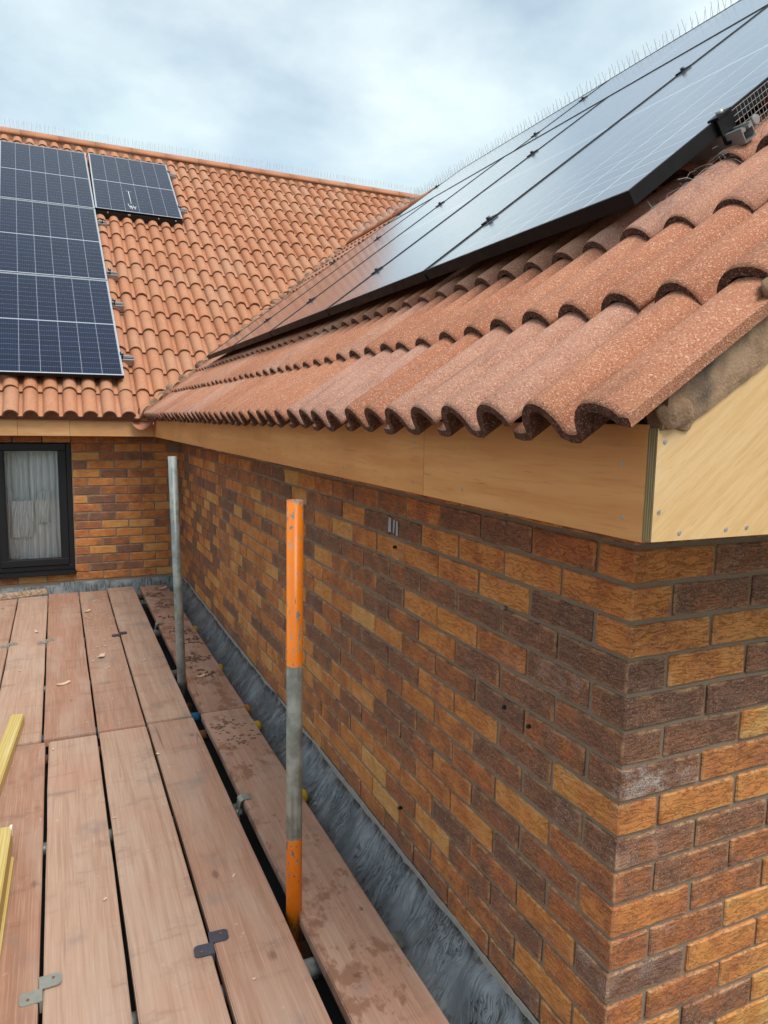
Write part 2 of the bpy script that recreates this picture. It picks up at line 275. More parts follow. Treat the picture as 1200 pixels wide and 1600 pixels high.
MAT['alu'] = plain('mill_aluminium', (.36, .365, .37), .4, .6, .1); MAT['steel'] = plain('stainless_steel', (.42, .41, .39), .4, .5, .05); MAT['wire'] = plain('spike_wire', (.52, .54, .55), .4, .4, .1)
MAT['netting'] = plain('galvanised_netting', (.34, .34, .34), .5, .5, .1); MAT['black_mesh'] = plain('black_coated_mesh', (.012, .012, .012), .6)
MAT['pale_mark'] = plain('white_streak', (.72, .74, .76), .8, 0, .08); MAT['chalk'] = plain('grey_white_paint', (.36, .40, .44), .9, 0, .25, 90)
MAT['chip'] = plain('pale_wood_shaving', (.68, .50, .33), .8, 0, .2); MAT['crumb'] = plain('brown_crumbs', (.17, .095, .062), .95, 0, .4, 80)
MAT['white_tape'] = plain('white_strap', (.8, .8, .78), .5); MAT['ground'] = plain('ground_surface', (.10, .11, .07), .95, 0, .4, .3)

# ------------------------------------------------------------------ object helpers
TR = {}     # object -> world matrix we gave it
def link(o): COL.objects.link(o); return o
def tag(o, label=None, cat=None, group=None, kind=None):
    if label: o['label'] = label
    if cat: o['category'] = cat
    if group: o['group'] = group
    if kind: o['kind'] = kind
    return o
def thing(name, label, cat, loc=(0, 0, 0), group=None, mat4=None):
    o = bpy.data.objects.new(name, None); link(o); w = mat4 if mat4 is not None else Matrix.Translation(loc)
    o.matrix_world = w; TR[o.name] = w.copy(); o.empty_display_size = .05
    return tag(o, label, cat, group)
def part(name, me, mat, parent=None, w=None, local=False, kind=None, label=None):
    o = bpy.data.objects.new(name, me); link(o)
    if mat is not None and not me.materials:
        for q in (mat if isinstance(mat, (list, tuple)) else [mat]): me.materials.append(MAT[q])
    w = w if w is not None else Matrix.Identity(4)
    if parent is not None:
        o.parent = parent; pw = TR[parent.name]
        o.matrix_parent_inverse = Matrix.Identity(4)
        if local: lm = w; w = pw @ w
        else: lm = pw.inverted() @ w
        o.matrix_local = lm
    else: o.matrix_world = w
    TR[o.name] = w.copy()
    return tag(o, label, None, None, kind)
def mesh(name, bm, smooth=False):
    me = bpy.data.meshes.new(name); bm.normal_update(); bm.to_mesh(me); bm.free()
    if smooth:
        for p in me.polygons: p.use_smooth = True
    return me
def T(x, y, z): return Matrix.Translation((x, y, z))
def add_box(bm, x0, x1, y0, y1, z0, z1, w=None, mi=0):
    vs = [bm.verts.new((w @ Vector(c)) if w else c) for c in ((x0, y0, z0), (x1, y0, z0), (x1, y1, z0), (x0, y1, z0), (x0, y0, z1), (x1, y0, z1), (x1, y1, z1), (x0, y1, z1))]
    for f in ((0, 3, 2, 1), (4, 5, 6, 7), (0, 1, 5, 4), (1, 2, 6, 5), (2, 3, 7, 6), (3, 0, 4, 7)):
        bm.faces.new([vs[i] for i in f]).material_index = mi
    return vs
def box(name, x0, x1, y0, y1, z0, z1, bev=0.0, seg=1):
    bm = bmesh.new(); add_box(bm, x0, x1, y0, y1, z0, z1)
    if bev: bmesh.ops.bevel(bm, geom=list(bm.edges), offset=bev, segments=seg, affect='EDGES', profile=.6)
    return mesh(name, bm)
def add_tube(bm, pts, r, n=8, cap=True, mi=0):
    pts = [Vector(p) for p in pts]; rings = []
    for i, p in enumerate(pts):
        d = (pts[min(i + 1, len(pts) - 1)] - pts[max(i - 1, 0)]).normalized(); a = d.orthogonal().normalized() if i == 0 else (rings_a - d * rings_a.dot(d)).normalized(); rings_a = a; b = d.cross(a)
        rr = r[i] if isinstance(r, (list, tuple)) else r
        rings.append([bm.verts.new(p + a * rr * cos(2 * pi * j / n) + b * rr * sin(2 * pi * j / n)) for j in range(n)])
    for i in range(len(rings) - 1):
        for j in range(n):
            f = bm.faces.new((rings[i][j], rings[i][(j + 1) % n], rings[i + 1][(j + 1) % n], rings[i + 1][j])); f.material_index = mi; f.smooth = True
    if cap and n > 2:
        bm.faces.new(rings[0][::-1]).material_index = mi; bm.faces.new(rings[-1]).material_index = mi
def tube(name, pts, r, n=8, cap=True):
    bm = bmesh.new(); add_tube(bm, pts, r, n, cap); return mesh(name, bm)
def prism(name, poly, w, h0, h1, bev=0):   # poly in local xy, extruded h0..h1 along local z, mapped by w
    bm = bmesh.new(); a = [bm.verts.new(w @ Vector((x, y, h0))) for x, y in poly]; b = [bm.verts.new(w @ Vector((x, y, h1))) for x, y in poly]
    n = len(poly); bm.faces.new(a[::-1]); bm.faces.new(b)
    for i in range(n): bm.faces.new((a[i], a[(i + 1) % n], b[(i + 1) % n], b[i]))
    bmesh.ops.recalc_face_normals(bm, faces=bm.faces)
    if bev: bmesh.ops.bevel(bm, geom=list(bm.edges), offset=bev, segments=1, affect='EDGES')
    return mesh(name, bm)
def rough(me, amp, sc, seed=0.0):
    for v in me.vertices: v.co += Vector(noise.noise_vector(v.co * sc + Vector((seed, seed, seed)))) * amp
    return me

L = 5.68; SL = radians(37.8); CS, SN = cos(SL), sin(SL); GA = .33
FR = Matrix(((0, CS, -SN, -.31), (-1, 0, 0, 0), (0, SN, CS, .205), (0, 0, 0, 1)))             # u -> -y, v up the slope, w normal
FC = Matrix(((1, 0, 0, 0), (0, CS, -SN, L - .31), (0, SN, CS, .21), (0, 0, 0, 1)))
VR = 3.90; VC = 5.86      # ridge distance up each slope

# ------------------------------------------------------------------ setting
bm = bmesh.new(); add_box(bm, -400, 400, -400, 400, -4.2, -4.0); tag(part('ground', mesh('ground', bm), 'ground'), kind='structure')
bm = bmesh.new(); add_box(bm, -6.5, -.002, -6.5, L - .002, -3.99, -1.45); tag(part('flat_roof', mesh('flat_roof', bm), 'flat_felt'), kind='structure')

# ------------------------------------------------------------------ brick walls
def brick_mesh(lx):
    bm = bmesh.new(); add_box(bm, -lx / 2, lx / 2, -.05125, .05125, -.0325, .0325)
    es = [e for e in bm.edges if abs((e.verts[0].co - e.verts[1].co).x) > lx * .9]; bmesh.ops.subdivide_edges(bm, edges=es, cuts=5, use_grid_fill=True)
    bmesh.ops.bevel(bm, geom=[e for e in bm.edges if e.is_manifold and e.calc_face_angle() > .5], offset=.0032, segments=1, affect='EDGES')
    uvl = bm.loops.layers.uv.new('UVMap'); bm.normal_update()
    for f in bm.faces:
        n = f.normal
        for lp in f.loops:
            c = lp.vert.co
            lp[uvl].uv = (c.x / (lx / 2), c.z / .0325) if abs(n.y) > .5 else ((c.y / .05125, c.z / .0325) if abs(n.x) > .5 else (c.x / (lx / 2), c.y / .05125))
    return mesh('brick', bm)
BR = {}
def near_mesh(lx):
    k_ = (lx, rnd.randrange(7))
    if k_ not in BR:
        me = brick_mesh(lx); BR[k_] = me
        for v in me.vertices:      # worn arrises and slightly bowed faces
            q = noise.noise_vector(v.co * 34 + Vector((k_[1] * 9.1, lx * 70, 3)))
            v.co += Vector((q.x * .0022, q.y * .0012, q.z * .0022))
            if noise.noise(v.co * 60 + Vector((k_[1] * 5.3, 1, lx * 30))) > .42: v.co *= .988
    return BR[k_]
def tone_for(p=.32):
    r = rnd.random()
    return rnd.uniform(.05, .30) if r < p else (rnd.uniform(.3, .52) if r < p + .26 else (rnd.uniform(.55, .78) if r < .88 else rnd.uniform(.8, 1.0)))
wall_a = thing('brick_wall', 'long rustic brick wall running back under the plywood fascia beside the boarded deck', 'wall', (0, L / 2, -1.4))
wall_b = thing('brick_wall', 'near gable brick wall turning the corner under the pale plywood sheet', 'wall', (.6, 0, -1.4))
wall_c = thing('brick_wall', 'far brick wall around the dark framed window', 'wall', (-1, L, -1.4))
bm = bmesh.new(); add_box(bm, .006, .28, .006, L - .002, -4, .16); part('mortar_backing', mesh('mortar_backing', bm), 'mortar', wall_a)
bm = bmesh.new(); add_box(bm, .2805, 2.2, .0062, .28, -4, .16); add_box(bm, .1, .28, .0062, .02, -4, .16); part('mortar_backing', mesh('mortar_backing', bm), 'mortar', wall_b)
WX0, WX1, WZ0, WZ1 = -2.12, -.897, -1.125, .045
bm = bmesh.new(); add_box(bm, WX1, .3, L + .006, L + .28, -4, .16); add_box(bm, -5, WX0, L + .006, L + .28, -4, .16); add_box(bm, WX0, WX1, L + .006, L + .28, -4, WZ0); add_box(bm, WX0, WX1, L + .006, L + .28, WZ1, .16)
part('mortar_backing', mesh('mortar_backing', bm), 'mortar', wall_c)
ROT90 = Matrix.Rotation(pi / 2, 4, 'Z')
def jit(): return T(rnd.uniform(-.0012, .0012), rnd.uniform(-.0022, .0014), rnd.uniform(-.0012, .0012)) @ Matrix.Rotation(rnd.uniform(-.006, .006), 4, 'Y')
listA, listB = [], []
# tones near the corner, read row by row
TB = {0: [.2, .25], 1: [.62, .2], 2: [.78, .12], 3: [.66, .66], 4: [.62, .66], 5: [.1, .15], 6: [.28, .15, .95], 7: [.12, .55], 8: [.30, .62, .85], 9: [.10, .22], 10: [.42, .32, .5], 11: [.55, .4, .7], 12: [.82, .35, .78], 13: [.10, .75, .7], 14: [.2, .5, .75], 15: [.75, .2, .8]}
TA = {1: [None, .45, .14, .16, .5, .4], 2: [.62, .72, .62, .66, .1, .1], 3: [None, .06, .74, .7, .66, .68], 4: [.05, .12, .14, .24, .3, .2], 5: [None, .12, .55, .75, .8, .1], 6: [.3, .2, .24, .68, .3, .1], 7: [None, .22, .1, .3, .4, .68], 8: [.74, .16, .7, .62, .2, .1], 9: [None, .12, .28, .5, .6, .4], 10: [.42, .72, .5, .4, .2, .6], 11: [None, .48, .3, .6, .4, .3], 12: [.36, .12, .7, .5, .4, .3], 13: [None, .66, .45, .14, .5, .6]}
BL = {('B', 7, 0): .8, ('B', 6, 0): .35, ('B', 12, 0): .5, ('A', 5, 1): .25, ('B', 13, 0): .25, ('B', 9, 0): .2}
for r in range(-1, 17):
    zc = -.075 * (r - .5)
    odd = r % 2 == 1
    y = .1125 if odd else 0.0; i = 0
    while y < L - .01:
        ln = min(.215, L - .003 - y)
        if ln > .04: listA.append((r, i + (1 if odd else 0), y + ln / 2, zc, ln))
        y += .225; i += 1
for r in range(-1, 20):
    zc = -.075 * (r - .5); odd = r % 2 == 1
    x = 0.0 if odd else .1125; i = 0
    while x < 1.3:
        listB.append((r, i + (0 if odd else 1), x + .1075, zc)); x += .225; i += 1
for r in range(17, 20):      # corner bricks below the fillet
    if r % 2 == 0: listA.append((r, 0, .1075, -.075 * (r - .5), .215))
listA = [b for b in listA if b[0] >= 0]
listA.sort(key=lambda b: (Vector((0, b[2], b[3])) - EYE).length)
def put_brick(wall, key, w, ln, blob=0.0):
    o = part('brick', near_mesh(round(ln, 4)), 'brick', wall, w @ jit())
    tn = None
    if key[0] == 'A': tl = TA.get(key[1])
    elif key[0] == 'B': tl = TB.get(key[1])
    else: tl = None
    if tl and key[2] < len(tl): tn = tl[key[2]]
    if tn is None: tn = tone_for(.27 if key[0] != 'C' else .20)
    elif tn > .9: tn = .9
    o.color = (max(0.0, min(1, tn + rnd.uniform(-.06, .06))), BL.get(key, 0.0), 0, 1)
for b in listA[:298]:
    put_brick(wall_a, ('A', b[0], b[1]), T(.05125, b[2], b[3]) @ ROT90, b[4])
bm = bmesh.new()
for b in listA[298:]:
    w = T(.05125, b[2], b[3]) @ ROT90 @ jit(); s0 = len(bm.verts); add_box(bm, -b[4] / 2, b[4] / 2, -.05125, .05125, -.0325, .0325, w)
part('brick_course', mesh('brick_course', bm), 'brick_far', wall_a, kind='stuff')
for (r, i, x, z) in listB: put_brick(wall_b, ('B', r, i), T(x, .05125, z), .215)
for r in range(0, 17):
    zc = -.075 * (r - .5); x = -.0 - (.1075 if r % 2 else .0); first = True
    while x > -3.4:
        a, b = x - .215, x
        if r >= 1 and r <= 15 and b > WX0 and a < WX1:
            if b > WX1 + .03: a = WX1 + .004
            elif a < WX0 - .03: b = WX0 - .004
            else: x -= .225; continue
        if r == 0 or r == 16:
            pass
        put_brick(wall_c, ('C', r, 0), T((a + b) / 2, L + .05125, zc), b - a); x -= .225
# fixings and marks left on the long wall
for (y, z) in ((.433, -.225), (.439, -.011), (.41, -.476), (.306, -.484), (.993, -1.051), (1.073, -.178)):
    bm = bmesh.new(); add_tube(bm, [(.004, y, z), (-.007, y, z), (-.009, y - .002, z - .002)], [.005, .0055, .003], 7); part('wall_plug', mesh('wall_plug', bm), 'sealant' if z in (-.225, -.011) else 'gasket', wall_a)
bm = bmesh.new()
for (y0, y1, z0, z1) in ((1.128, 1.108, -.085, -.135), (1.09, 1.078, -.088, -.132), (1.066, 1.052, -.09, -.138)):
    add_box(bm, -.0030, -.0022, y1, y0, z1, z0)
part('paint_mark', rough(mesh('paint_mark', bm), .0022, 40), 'chalk', wall_a)

# ------------------------------------------------------------------ fillet, upstand
def fillet(name, y0, y1, parent=None):
    bm = bmesh.new(); uvl = bm.loops.layers.uv.new('UVMap'); NY, NX = 420, 16; rows = []
    for i in range(NY + 1):
        y = y0 + (y1 - y0) * (i / NY) ** 1.15; row = []
        for j in range(NX + 1):
            t = j / NX; a = t * pi / 2
            x = -.004 - .30 * (1 - cos(a)) * .62 - .30 * t * .38; z = -1.205 - .235 * (sin(a) * .45 + t * .55) + .010 * noise.noise(Vector((0, y * 3, 5)))
            rip = noise.noise(Vector((t * 2.2 + .6 * noise.noise(Vector((y * 5, t * 3, 1))), y * 26, 3))) * .0060 + noise.noise(Vector((t * 3, y * 7, 9))) * .012 + .006 * abs(noise.noise(Vector((t * 1.1 + 3, y * 14 + t * 2.0, 2))))
            f = min(1, t * 5)
            row.append(bm.verts.new((x - rip * f * .8, y, z + rip * f)))
        rows.append(row)
    for i in range(NY):
        for j in range(NX):
            f = bm.faces.new((rows[i][j], rows[i][j + 1], rows[i + 1][j + 1], rows[i + 1][j])); f.smooth = True
            for lp, (a, b) in zip(f.loops, ((j, i), (j + 1, i), (j + 1, i + 1), (j, i + 1))): lp[uvl].uv = (a / NX, b / NY)
    return mesh(name, bm)
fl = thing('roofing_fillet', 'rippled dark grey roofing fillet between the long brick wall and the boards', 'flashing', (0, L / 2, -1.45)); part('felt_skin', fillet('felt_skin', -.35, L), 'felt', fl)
bm = bmesh.new()
N = 260; prev = None
for i in range(N + 1):
    y = -.3 + (L + .28) * i / N; d = .0035 + .005 * max(0, noise.noise(Vector((1, y * 6, 2)))); h = (.001 if y > 1.9 else .004) + .011 * max(0, noise.noise(Vector((4, y * 4, 2)))) + .004 * noise.noise(Vector((4, y * 30, 2)))
    cur = [bm.verts.new((-.0005, y, -1.20 + h)), bm.verts.new((-d, y, -1.201 + h * .7)), bm.verts.new((-d - .004, y, -1.214))]
    if prev:
        for a in range(2): bm.faces.new((prev[a], prev[a + 1], cur[a + 1], cur[a]))
    prev = cur
part('pointing_line', mesh('pointing_line', bm), 'sealant', fl)
up = thing('roofing_upstand', 'grey patched felt upstand along the foot of the far brick wall', 'flashing', (-1, L, -1.45))
x = -3.4; i = 0
while x < -.02:
    x2 = min(-.01, x + (.55, .42, .33, .6, .48, .36)[i % 6]); i += 1
    bm = bmesh.new(); add_box(bm, x, x2 + .012, L - .014 - .003 * (i % 2), L - .001, -1.46, -1.208 - .008 * (i % 3)); bmesh.ops.subdivide_edges(bm, edges=list(bm.edges), cuts=4, use_grid_fill=True)
    part('felt_sheet', rough(mesh('felt_sheet', bm), .004, 9, i), 'upstand', up); x = x2

# ------------------------------------------------------------------ fascia boards
OF = .245; ZB, ZT = .066, .236
fa = thing('fascia', 'long pinkish plywood fascia under the right hand eaves', 'fascia', (-OF, 2.5, ZB))
ys = [-.2648, .42, 1.214, 1.975, 3.2, 4.475, L - OF - .001]
def ply_sheet(parent, x0, x1, y0, y1, z0, z1, mat):
    return part('fascia_board', box('fascia_board', -(x1 - x0) / 2, (x1 - x0) / 2, -(y1 - y0) / 2, (y1 - y0) / 2, -(z1 - z0) / 2, (z1 - z0) / 2, .0012), mat, parent, T((x0 + x1) / 2, (y0 + y1) / 2, (z0 + z1) / 2))
scr_me = None
def screw(parent, p, axis):
    global scr_me
    if scr_me is None:
        bm = bmesh.new(); add_tube(bm, [(0, 0, -.003), (0, 0, .0008)], .0034, 8); add_box(bm, -.0022, .0022, -.0006, .0006, .0007, .0012); scr_me = mesh('screw', bm); scr_me.materials.append(MAT['steel'])
    w = T(*p) @ (Matrix.Rotation(-pi / 2, 4, 'Y') if axis == 'x' else Matrix.Rotation(pi / 2, 4, 'X')) @ Matrix.Rotation(rnd.random() * 3, 4, 'Z')
    part('screw', scr_me, None, parent, w)
for i in range(len(ys) - 1):
    b = ply_sheet(fa, -OF, -OF + .018, ys[i] + .0012, ys[i + 1] - .0012, ZB, ZT, 'ply_pink')
    y = ys[i] + .05
    while y < ys[i + 1]:
        for z in (ZB + .03, ZT - .055): screw(b, (-OF - .0002, y + rnd.uniform(-.01, .01), z + rnd.uniform(-.005, .005)), 'x')
        y += .46
soff = part('added_soffit', box('added_soffit', -OF + .0185, -.002, -.262, L - OF, ZB + .006, ZB + .018), 'ply_pink', fa)  # unseen soffit, added to block light between wall and fascia
fb = thing('fascia', 'pale birch plywood sheet boxing in the near gable end', 'fascia', (.4, -.276, ZB))
WB = Matrix(((1, 0, 0, 0), (0, 0, 1, 0), (0, 1, 0, 0), (0, 0, 0, 1)))   # poly (x,z) extruded along y
gm = prism('gable_board', [(-OF, ZB + .004), (1.5, ZB + .004), (1.5, 1.30), (-.188, .2385), (-.238, .2315), (-OF, .230)], WB, -.282, -.2645)
gm.materials.append(MAT['ply_gable']); gm.materials.append(MAT['ply_edge'])
for f in gm.polygons:
    if abs(f.normal.x) > .9: f.material_index = 1
part('gable_board', gm, None, fb)
for (x, z) in ((-.231, .212), (-.234, .113), (-.192, .081), (-.098, .082), (-.054, .083), (.05, .083), (.2, .083), (.03, .25)): screw(fb, (x, -.2822, z), 'y')
part('added_soffit', box('added_soffit', -.226, 1.5, -.262, -.002, ZB + .007, ZB + .0175), 'ply_pale', fb)  # hidden too, added to keep light out behind the gable sheet
fc = thing('fascia', 'far pale plywood fascia above the dark framed window', 'fascia', (-1.5, L - OF, ZB))
xs = [-4.0, -2.4, -1.289, -.905, -OF - .0005]
for i in range(4): ply_sheet(fc, xs[i] + .0008, xs[i + 1] - .0008, L - OF, L - OF + .018, ZB, ZT + .01, 'ply_pink_x')
part('added_soffit', box('added_soffit', -4.0, -.0, L - OF + .0185, L - .002, ZB + .006, ZB + .018), 'ply_pink_x', fc)  # likewise an unseen board added as a light block under the far eaves

# ------------------------------------------------------------------ roof tiles
TH, HR, TW, TLEN = .018, .055, .30, .415
def profile():
    def roll(a, b, end):
        n, o = 11, []
        for i in range(n + 1):
            t = .5 - .5 * cos(pi * i / n); q = abs(2 * t - 1)
            z = HR * max(0.0, 1 - q ** 2.1) ** .62
            if t > .5: z = end + (HR - end) * (z / HR)
            o.append((a + (b - a) * t, z))
        return o
    return [(0.0, -.001), (.022, -.005), (.040, -.004)] + roll(.044, .158, 0.0) + [(.170, -.003), (.186, -.003)] + roll(.194, .312, .009)
PROF = profile()
def tile_mesh(name='tile', cut=None, far=False, su=1.0, verge=False):
    """cut: (point, normal) in tile space, keeps the side the normal points away from"""
    bm = bmesh.new(); P = [(a * su, b * (.94 if su < .9 else 1)) for a, b in PROF]
    if verge:
        P = [(a, .030 + (b - .0085) * (.0517 - .030) / (.0517 - .0085)) if a > .253 * su else (a, b) for a, b in P]
        P += [(P[-1][0] + .010, .029), (P[-1][0] + .018, .028)]
    n = len(P); nor = []
    for i in range(n):
        a = Vector(P[max(i - 1, 0)]); b = Vector(P[min(i + 1, n - 1)]); d = (b - a).normalized(); nor.append(Vector((-d.y, d.x)))
    rows = []
    for v in (0.0, .012, TLEN):
        dz = -.0035 if v == 0 else 0.0
        top = [bm.verts.new((x, v, z + TH + dz)) for x, z in P]; bot = [bm.verts.new((x - nr.x * TH, v, z + TH - nr.y * TH)) for (x, z), nr in zip(P, nor)]
        rows.append((top, bot))
    for (t0, b0), (t1, b1) in zip(rows, rows[1:]):
        for i in range(n - 1):
            f = bm.faces.new((t0[i], t0[i + 1], t1[i + 1], t1[i])); f.smooth = True
            f = bm.faces.new((b0[i + 1], b0[i], b1[i], b1[i + 1])); f.material_index = 1; f.smooth = True
        for i in (0, n - 1):
            q = (t0[i], t1[i], b1[i], b0[i]) if i == 0 else (t1[i], t0[i], b0[i], b1[i]); bm.faces.new(q).material_index = 0 if (verge and i) else 1
    t0, b0 = rows[0]; t1, b1 = rows[-1]
    for i in range(n - 1):
        bm.faces.new((t0[i + 1], t0[i], b0[i], b0[i + 1])).material_index = 1; bm.faces.new((t1[i], t1[i + 1], b1[i + 1], b1[i])).material_index = 1
    if cut:
        res = bmesh.ops.bisect_plane(bm, geom=bm.verts[:] + bm.edges[:] + bm.faces[:], plane_co=cut[0], plane_no=cut[1], clear_outer=True)
        ed = [e for e in res['geom_cut'] if isinstance(e, bmesh.types.BMEdge)]
        if not bm.faces: bm.free(); return None
        try:
            r2 = bmesh.ops.holes_fill(bm, edges=ed, sides=0)
            for f in r2['faces']: f.material_index = 1
        except Exception: pass
    me = mesh(name, bm); me.materials.append(MAT['tile_far' if far else 'tile']); me.materials.append(MAT['tile_far_edge' if far else 'tile_edge'])
    for p in me.polygons:
        if p.material_index == 1 and abs(p.normal.y) > .8: p.use_smooth = False
    return me
TWR, TWC = .254, .294
TILE = tile_mesh(su=TWR / TW); TILE_VERGE = tile_mesh(su=TWR / TW, verge=True); TILE_FAR = tile_mesh(far=True, su=TWC / TW)
TILT = Matrix.Rotation(-math.atan(.0205 / GA), 4, 'X')
ntile = {}
def put_tile(roof, F, u0, kcourse, cutw=None):
    """cutw: world (point, normal) of the plane to cut by; normal points to the removed side"""
    w = F @ T(u0 + rnd.uniform(-.0025, .0025), kcourse * GA + rnd.uniform(-.005, .005), .004 + rnd.uniform(-.0015, .0025)) @ TILT @ Matrix.Rotation(rnd.uniform(-.009, .009), 4, 'Z') @ Matrix.Rotation(rnd.uniform(-.010, .010), 4, 'Y')
    far = roof.name == 'tiled_roof.001'; me = TILE_FAR if far else (TILE_VERGE if abs(u0 - UR0) < .01 else TILE)
    if cutw:
        tw = TWC if far else TWR; co, no = cutw; inv = w.inverted(); lc = inv @ co; ln = (inv.to_3x3() @ no).normalized()
        cs = [(Vector(c) - lc).dot(ln) for c in ((0, 0, 0), (tw, 0, 0), (0, TLEN, 0), (tw, TLEN, 0), (0, 0, .06), (tw, 0, .06), (0, TLEN, .06), (tw, TLEN, .06))]
        if min(cs) >= -.02: return
        if max(cs) > 0:
            me = tile_mesh(cut=(lc, ln), far=far, su=tw / TW)
            if me is None: return
    o = part('tile', me, None, roof, w); ntile[roof.name] = ntile.get(roof.name, 0) + 1
    return o
roof_r = thing('tiled_roof', 'nearer right hand slope of rolled terracotta tiles carrying the big black panels', 'roof', (1.2, 2.5, .2))
roof_c = thing('tiled_roof', 'far left slope of orange rolled tiles facing the viewer above the window', 'roof', (1.0, 7.5, .2))
nv = Vector((-1, 1, 0)).normalized()   # across the valley: towards the far roof
V0 = Vector((-.31, L - .31, 0))
UR0 = .037                              # first channel start in u = -y
NCR = 12
for kk in range(NCR):
    v0 = kk * GA; yv = L - .31 + (v0 + TLEN) * CS
    j = 0
    uu = UR0
    tiles_u = [UR0 - TWR * a for a in range(0, 60)]
    for u0 in tiles_u:
        ya, yb = -u0, -(u0 + TWR)     # far edge ya, near edge yb
        if yb > yv: break
        if kk >= 4 and not (yb < .55 and kk < 9) and not (ya > 4.75): continue
        put_tile(roof_r, FR, u0, kk, (V0 - nv * .045, nv) if ya > L - .45 + v0 * CS else None)
UC0 = -1.79 - .0                         # channel centres near x = -.04 (mod .15)
UC0 = -.111 - TWC * 6
for kk in range(18):
    v0 = kk * GA; xv = -.31 + (v0 + TLEN) * CS if kk < NCR else 5.4
    for a in range(0, 40):
        u0 = UC0 + TWC * a
        if u0 > xv: break
        if kk >= NCR and u0 > 4.9: break
        put_tile(roof_c, FC, u0, kk, (V0 + nv * .012, -nv) if (kk < NCR + 1 and u0 + TWC > -.40 + v0 * CS) else None)
# the sarking below the tiles and the slopes behind the ridges
def slab(name, F, pts, w0, w1, mat, parent): return part(name, prism(name, pts, F, w0, w1), mat, parent)
slab('underlay', FR, [(.262, .13), (-(L - .33), .13), (-(L - .31 + VR * CS), VR), (.262, VR)], -.032, -.016, 'underlay', roof_r)
slab('underlay', FC, [(-6, .11), (-.33, .11), (-.31 + VR * CS, VR), (6.5, VR), (6.5, VC), (-6, VC)], -.032, -.016, 'underlay', roof_c)
FRB = Matrix(((0, -CS, SN, -.31 + 2 * VR * CS), (1, 0, 0, 0), (0, SN, CS, .205), (0, 0, 0, 1)))
FCB = Matrix(((-1, 0, 0, 0), (0, -CS, SN, L - .31 + 2 * VC * CS), (0, SN, CS, .21), (0, 0, 0, 1)))
slab('rear_slope', FRB, [(-.3, 0), (9.5, 0), (9.5, VR - .02), (-.3, VR - .02)], -.03, .03, 'tile', roof_r)
slab('rear_slope', FCB, [(-6.5, 0), (6, 0), (6, VC - .02), (-6.5, VC - .02)], -.03, .03, 'tile', roof_c)
# scalloped filler under the far eaves tiles
def filler(F, ua, ub, u0, p, v, mat, roof, k_):
    bm = bmesh.new(); pr = None; u = ua; a_, b_ = .099 * p / .147, .052 * p / .147
    while u < ub:
        t = ((u - u0) % p); z = .006 + (.046 * k_ * max(0, 1 - ((t - a_) / b_) ** 2) ** .6 if abs(t - a_) < b_ else 0)
        cur = [bm.verts.new(F @ Vector((u, v, -.030))), bm.verts.new(F @ Vector((u, v, z))), bm.verts.new(F @ Vector((u, v + .045, z))), bm.verts.new(F @ Vector((u, v + .045, -.030)))]
        if pr:
            for q in range(4): bm.faces.new((pr[q], pr[(q + 1) % 4], cur[(q + 1) % 4], cur[q]))
        else: bm.faces.new(cur)
        pr = cur; u += .0075
    bm.faces.new(pr[::-1]); bmesh.ops.recalc_face_normals(bm, faces=bm.faces); part('eaves_filler', mesh('eaves_filler', bm), mat, roof)
filler(FC, -3.2, -.36, UC0, .147, .016, 'tile_far_edge', roof_c, 1.0)
filler(FR, -(L - .35), .26, UR0, .127, .085, 'tile_edge', roof_r, .9)  # added behind the near eaves to stop sky light leaking through the rolls
# ridge tiles: half rounds, one after another
def ridge_tile_mesh():
    bm = bmesh.new(); R0, R1, n = .118, .10, 10; ln = .45
    rings = []
    for x, rr in ((0, R0), (ln, R0)):
        rings.append(([bm.verts.new((x, -rr * 1.05 * cos(pi * i / n), rr * .85 * sin(pi * i / n))) for i in range(n + 1)], [bm.verts.new((x, -(rr - .018) * 1.05 * cos(pi * i / n), (rr - .018) * .85 * sin(pi * i / n))) for i in range(n + 1)]))
    (a, b), (c, d) = rings
    for i in range(n):
        f = bm.faces.new((a[i], c[i], c[i + 1], a[i + 1])); f.smooth = True; bm.faces.new((b[i + 1], d[i + 1], d[i], b[i])); bm.faces.new((a[i + 1], b[i + 1], b[i], a[i])); bm.faces.new((c[i], d[i], d[i + 1], c[i + 1]))
    for i in (0, n): bm.faces.new((a[i], b[i], d[i], c[i]))
    bmesh.ops.recalc_face_normals(bm, faces=bm.faces); me = mesh('ridge_tile', bm); me.materials.append(MAT['tile_far']); return me
RT = ridge_tile_mesh()
yrc, zrc = L - .31 + VC * CS, .21 + VC * SN
x = -3.1
while x < 5.6:
    part('ridge_tile', RT, None, roof_c, T(x, yrc, zrc + .015) @ Matrix.Rotation(rnd.uniform(-.012, .012), 4, 'Z')); x += .452
bm = bmesh.new(); add_box(bm, -4, 6, yrc - .10, yrc + .10, zrc - .08, zrc + .028); bmesh.ops.subdivide_edges(bm, edges=[e for e in bm.edges if e.calc_length() > 1], cuts=150); part('ridge_bedding', rough(mesh('ridge_bedding', bm), .012, 6), 'bedding', roof_c)
xrr, zrr = -.31 + VR * CS, .205 + VR * SN
y = -.3
while y < L - .31 + VR * CS + .3:
    part('ridge_tile', RT, None, roof_r, T(xrr, y, zrr + .0) @ Matrix.Rotation(pi / 2 + rnd.uniform(-.012, .012), 4, 'Z')); y += .452
bm = bmesh.new(); add_box(bm, xrr - .11, xrr + .11, -.3, L - .31 + VR * CS + .3, zrr - .09, zrr + .012); part('ridge_bedding', mesh('ridge_bedding', bm), 'bedding', roof_r)
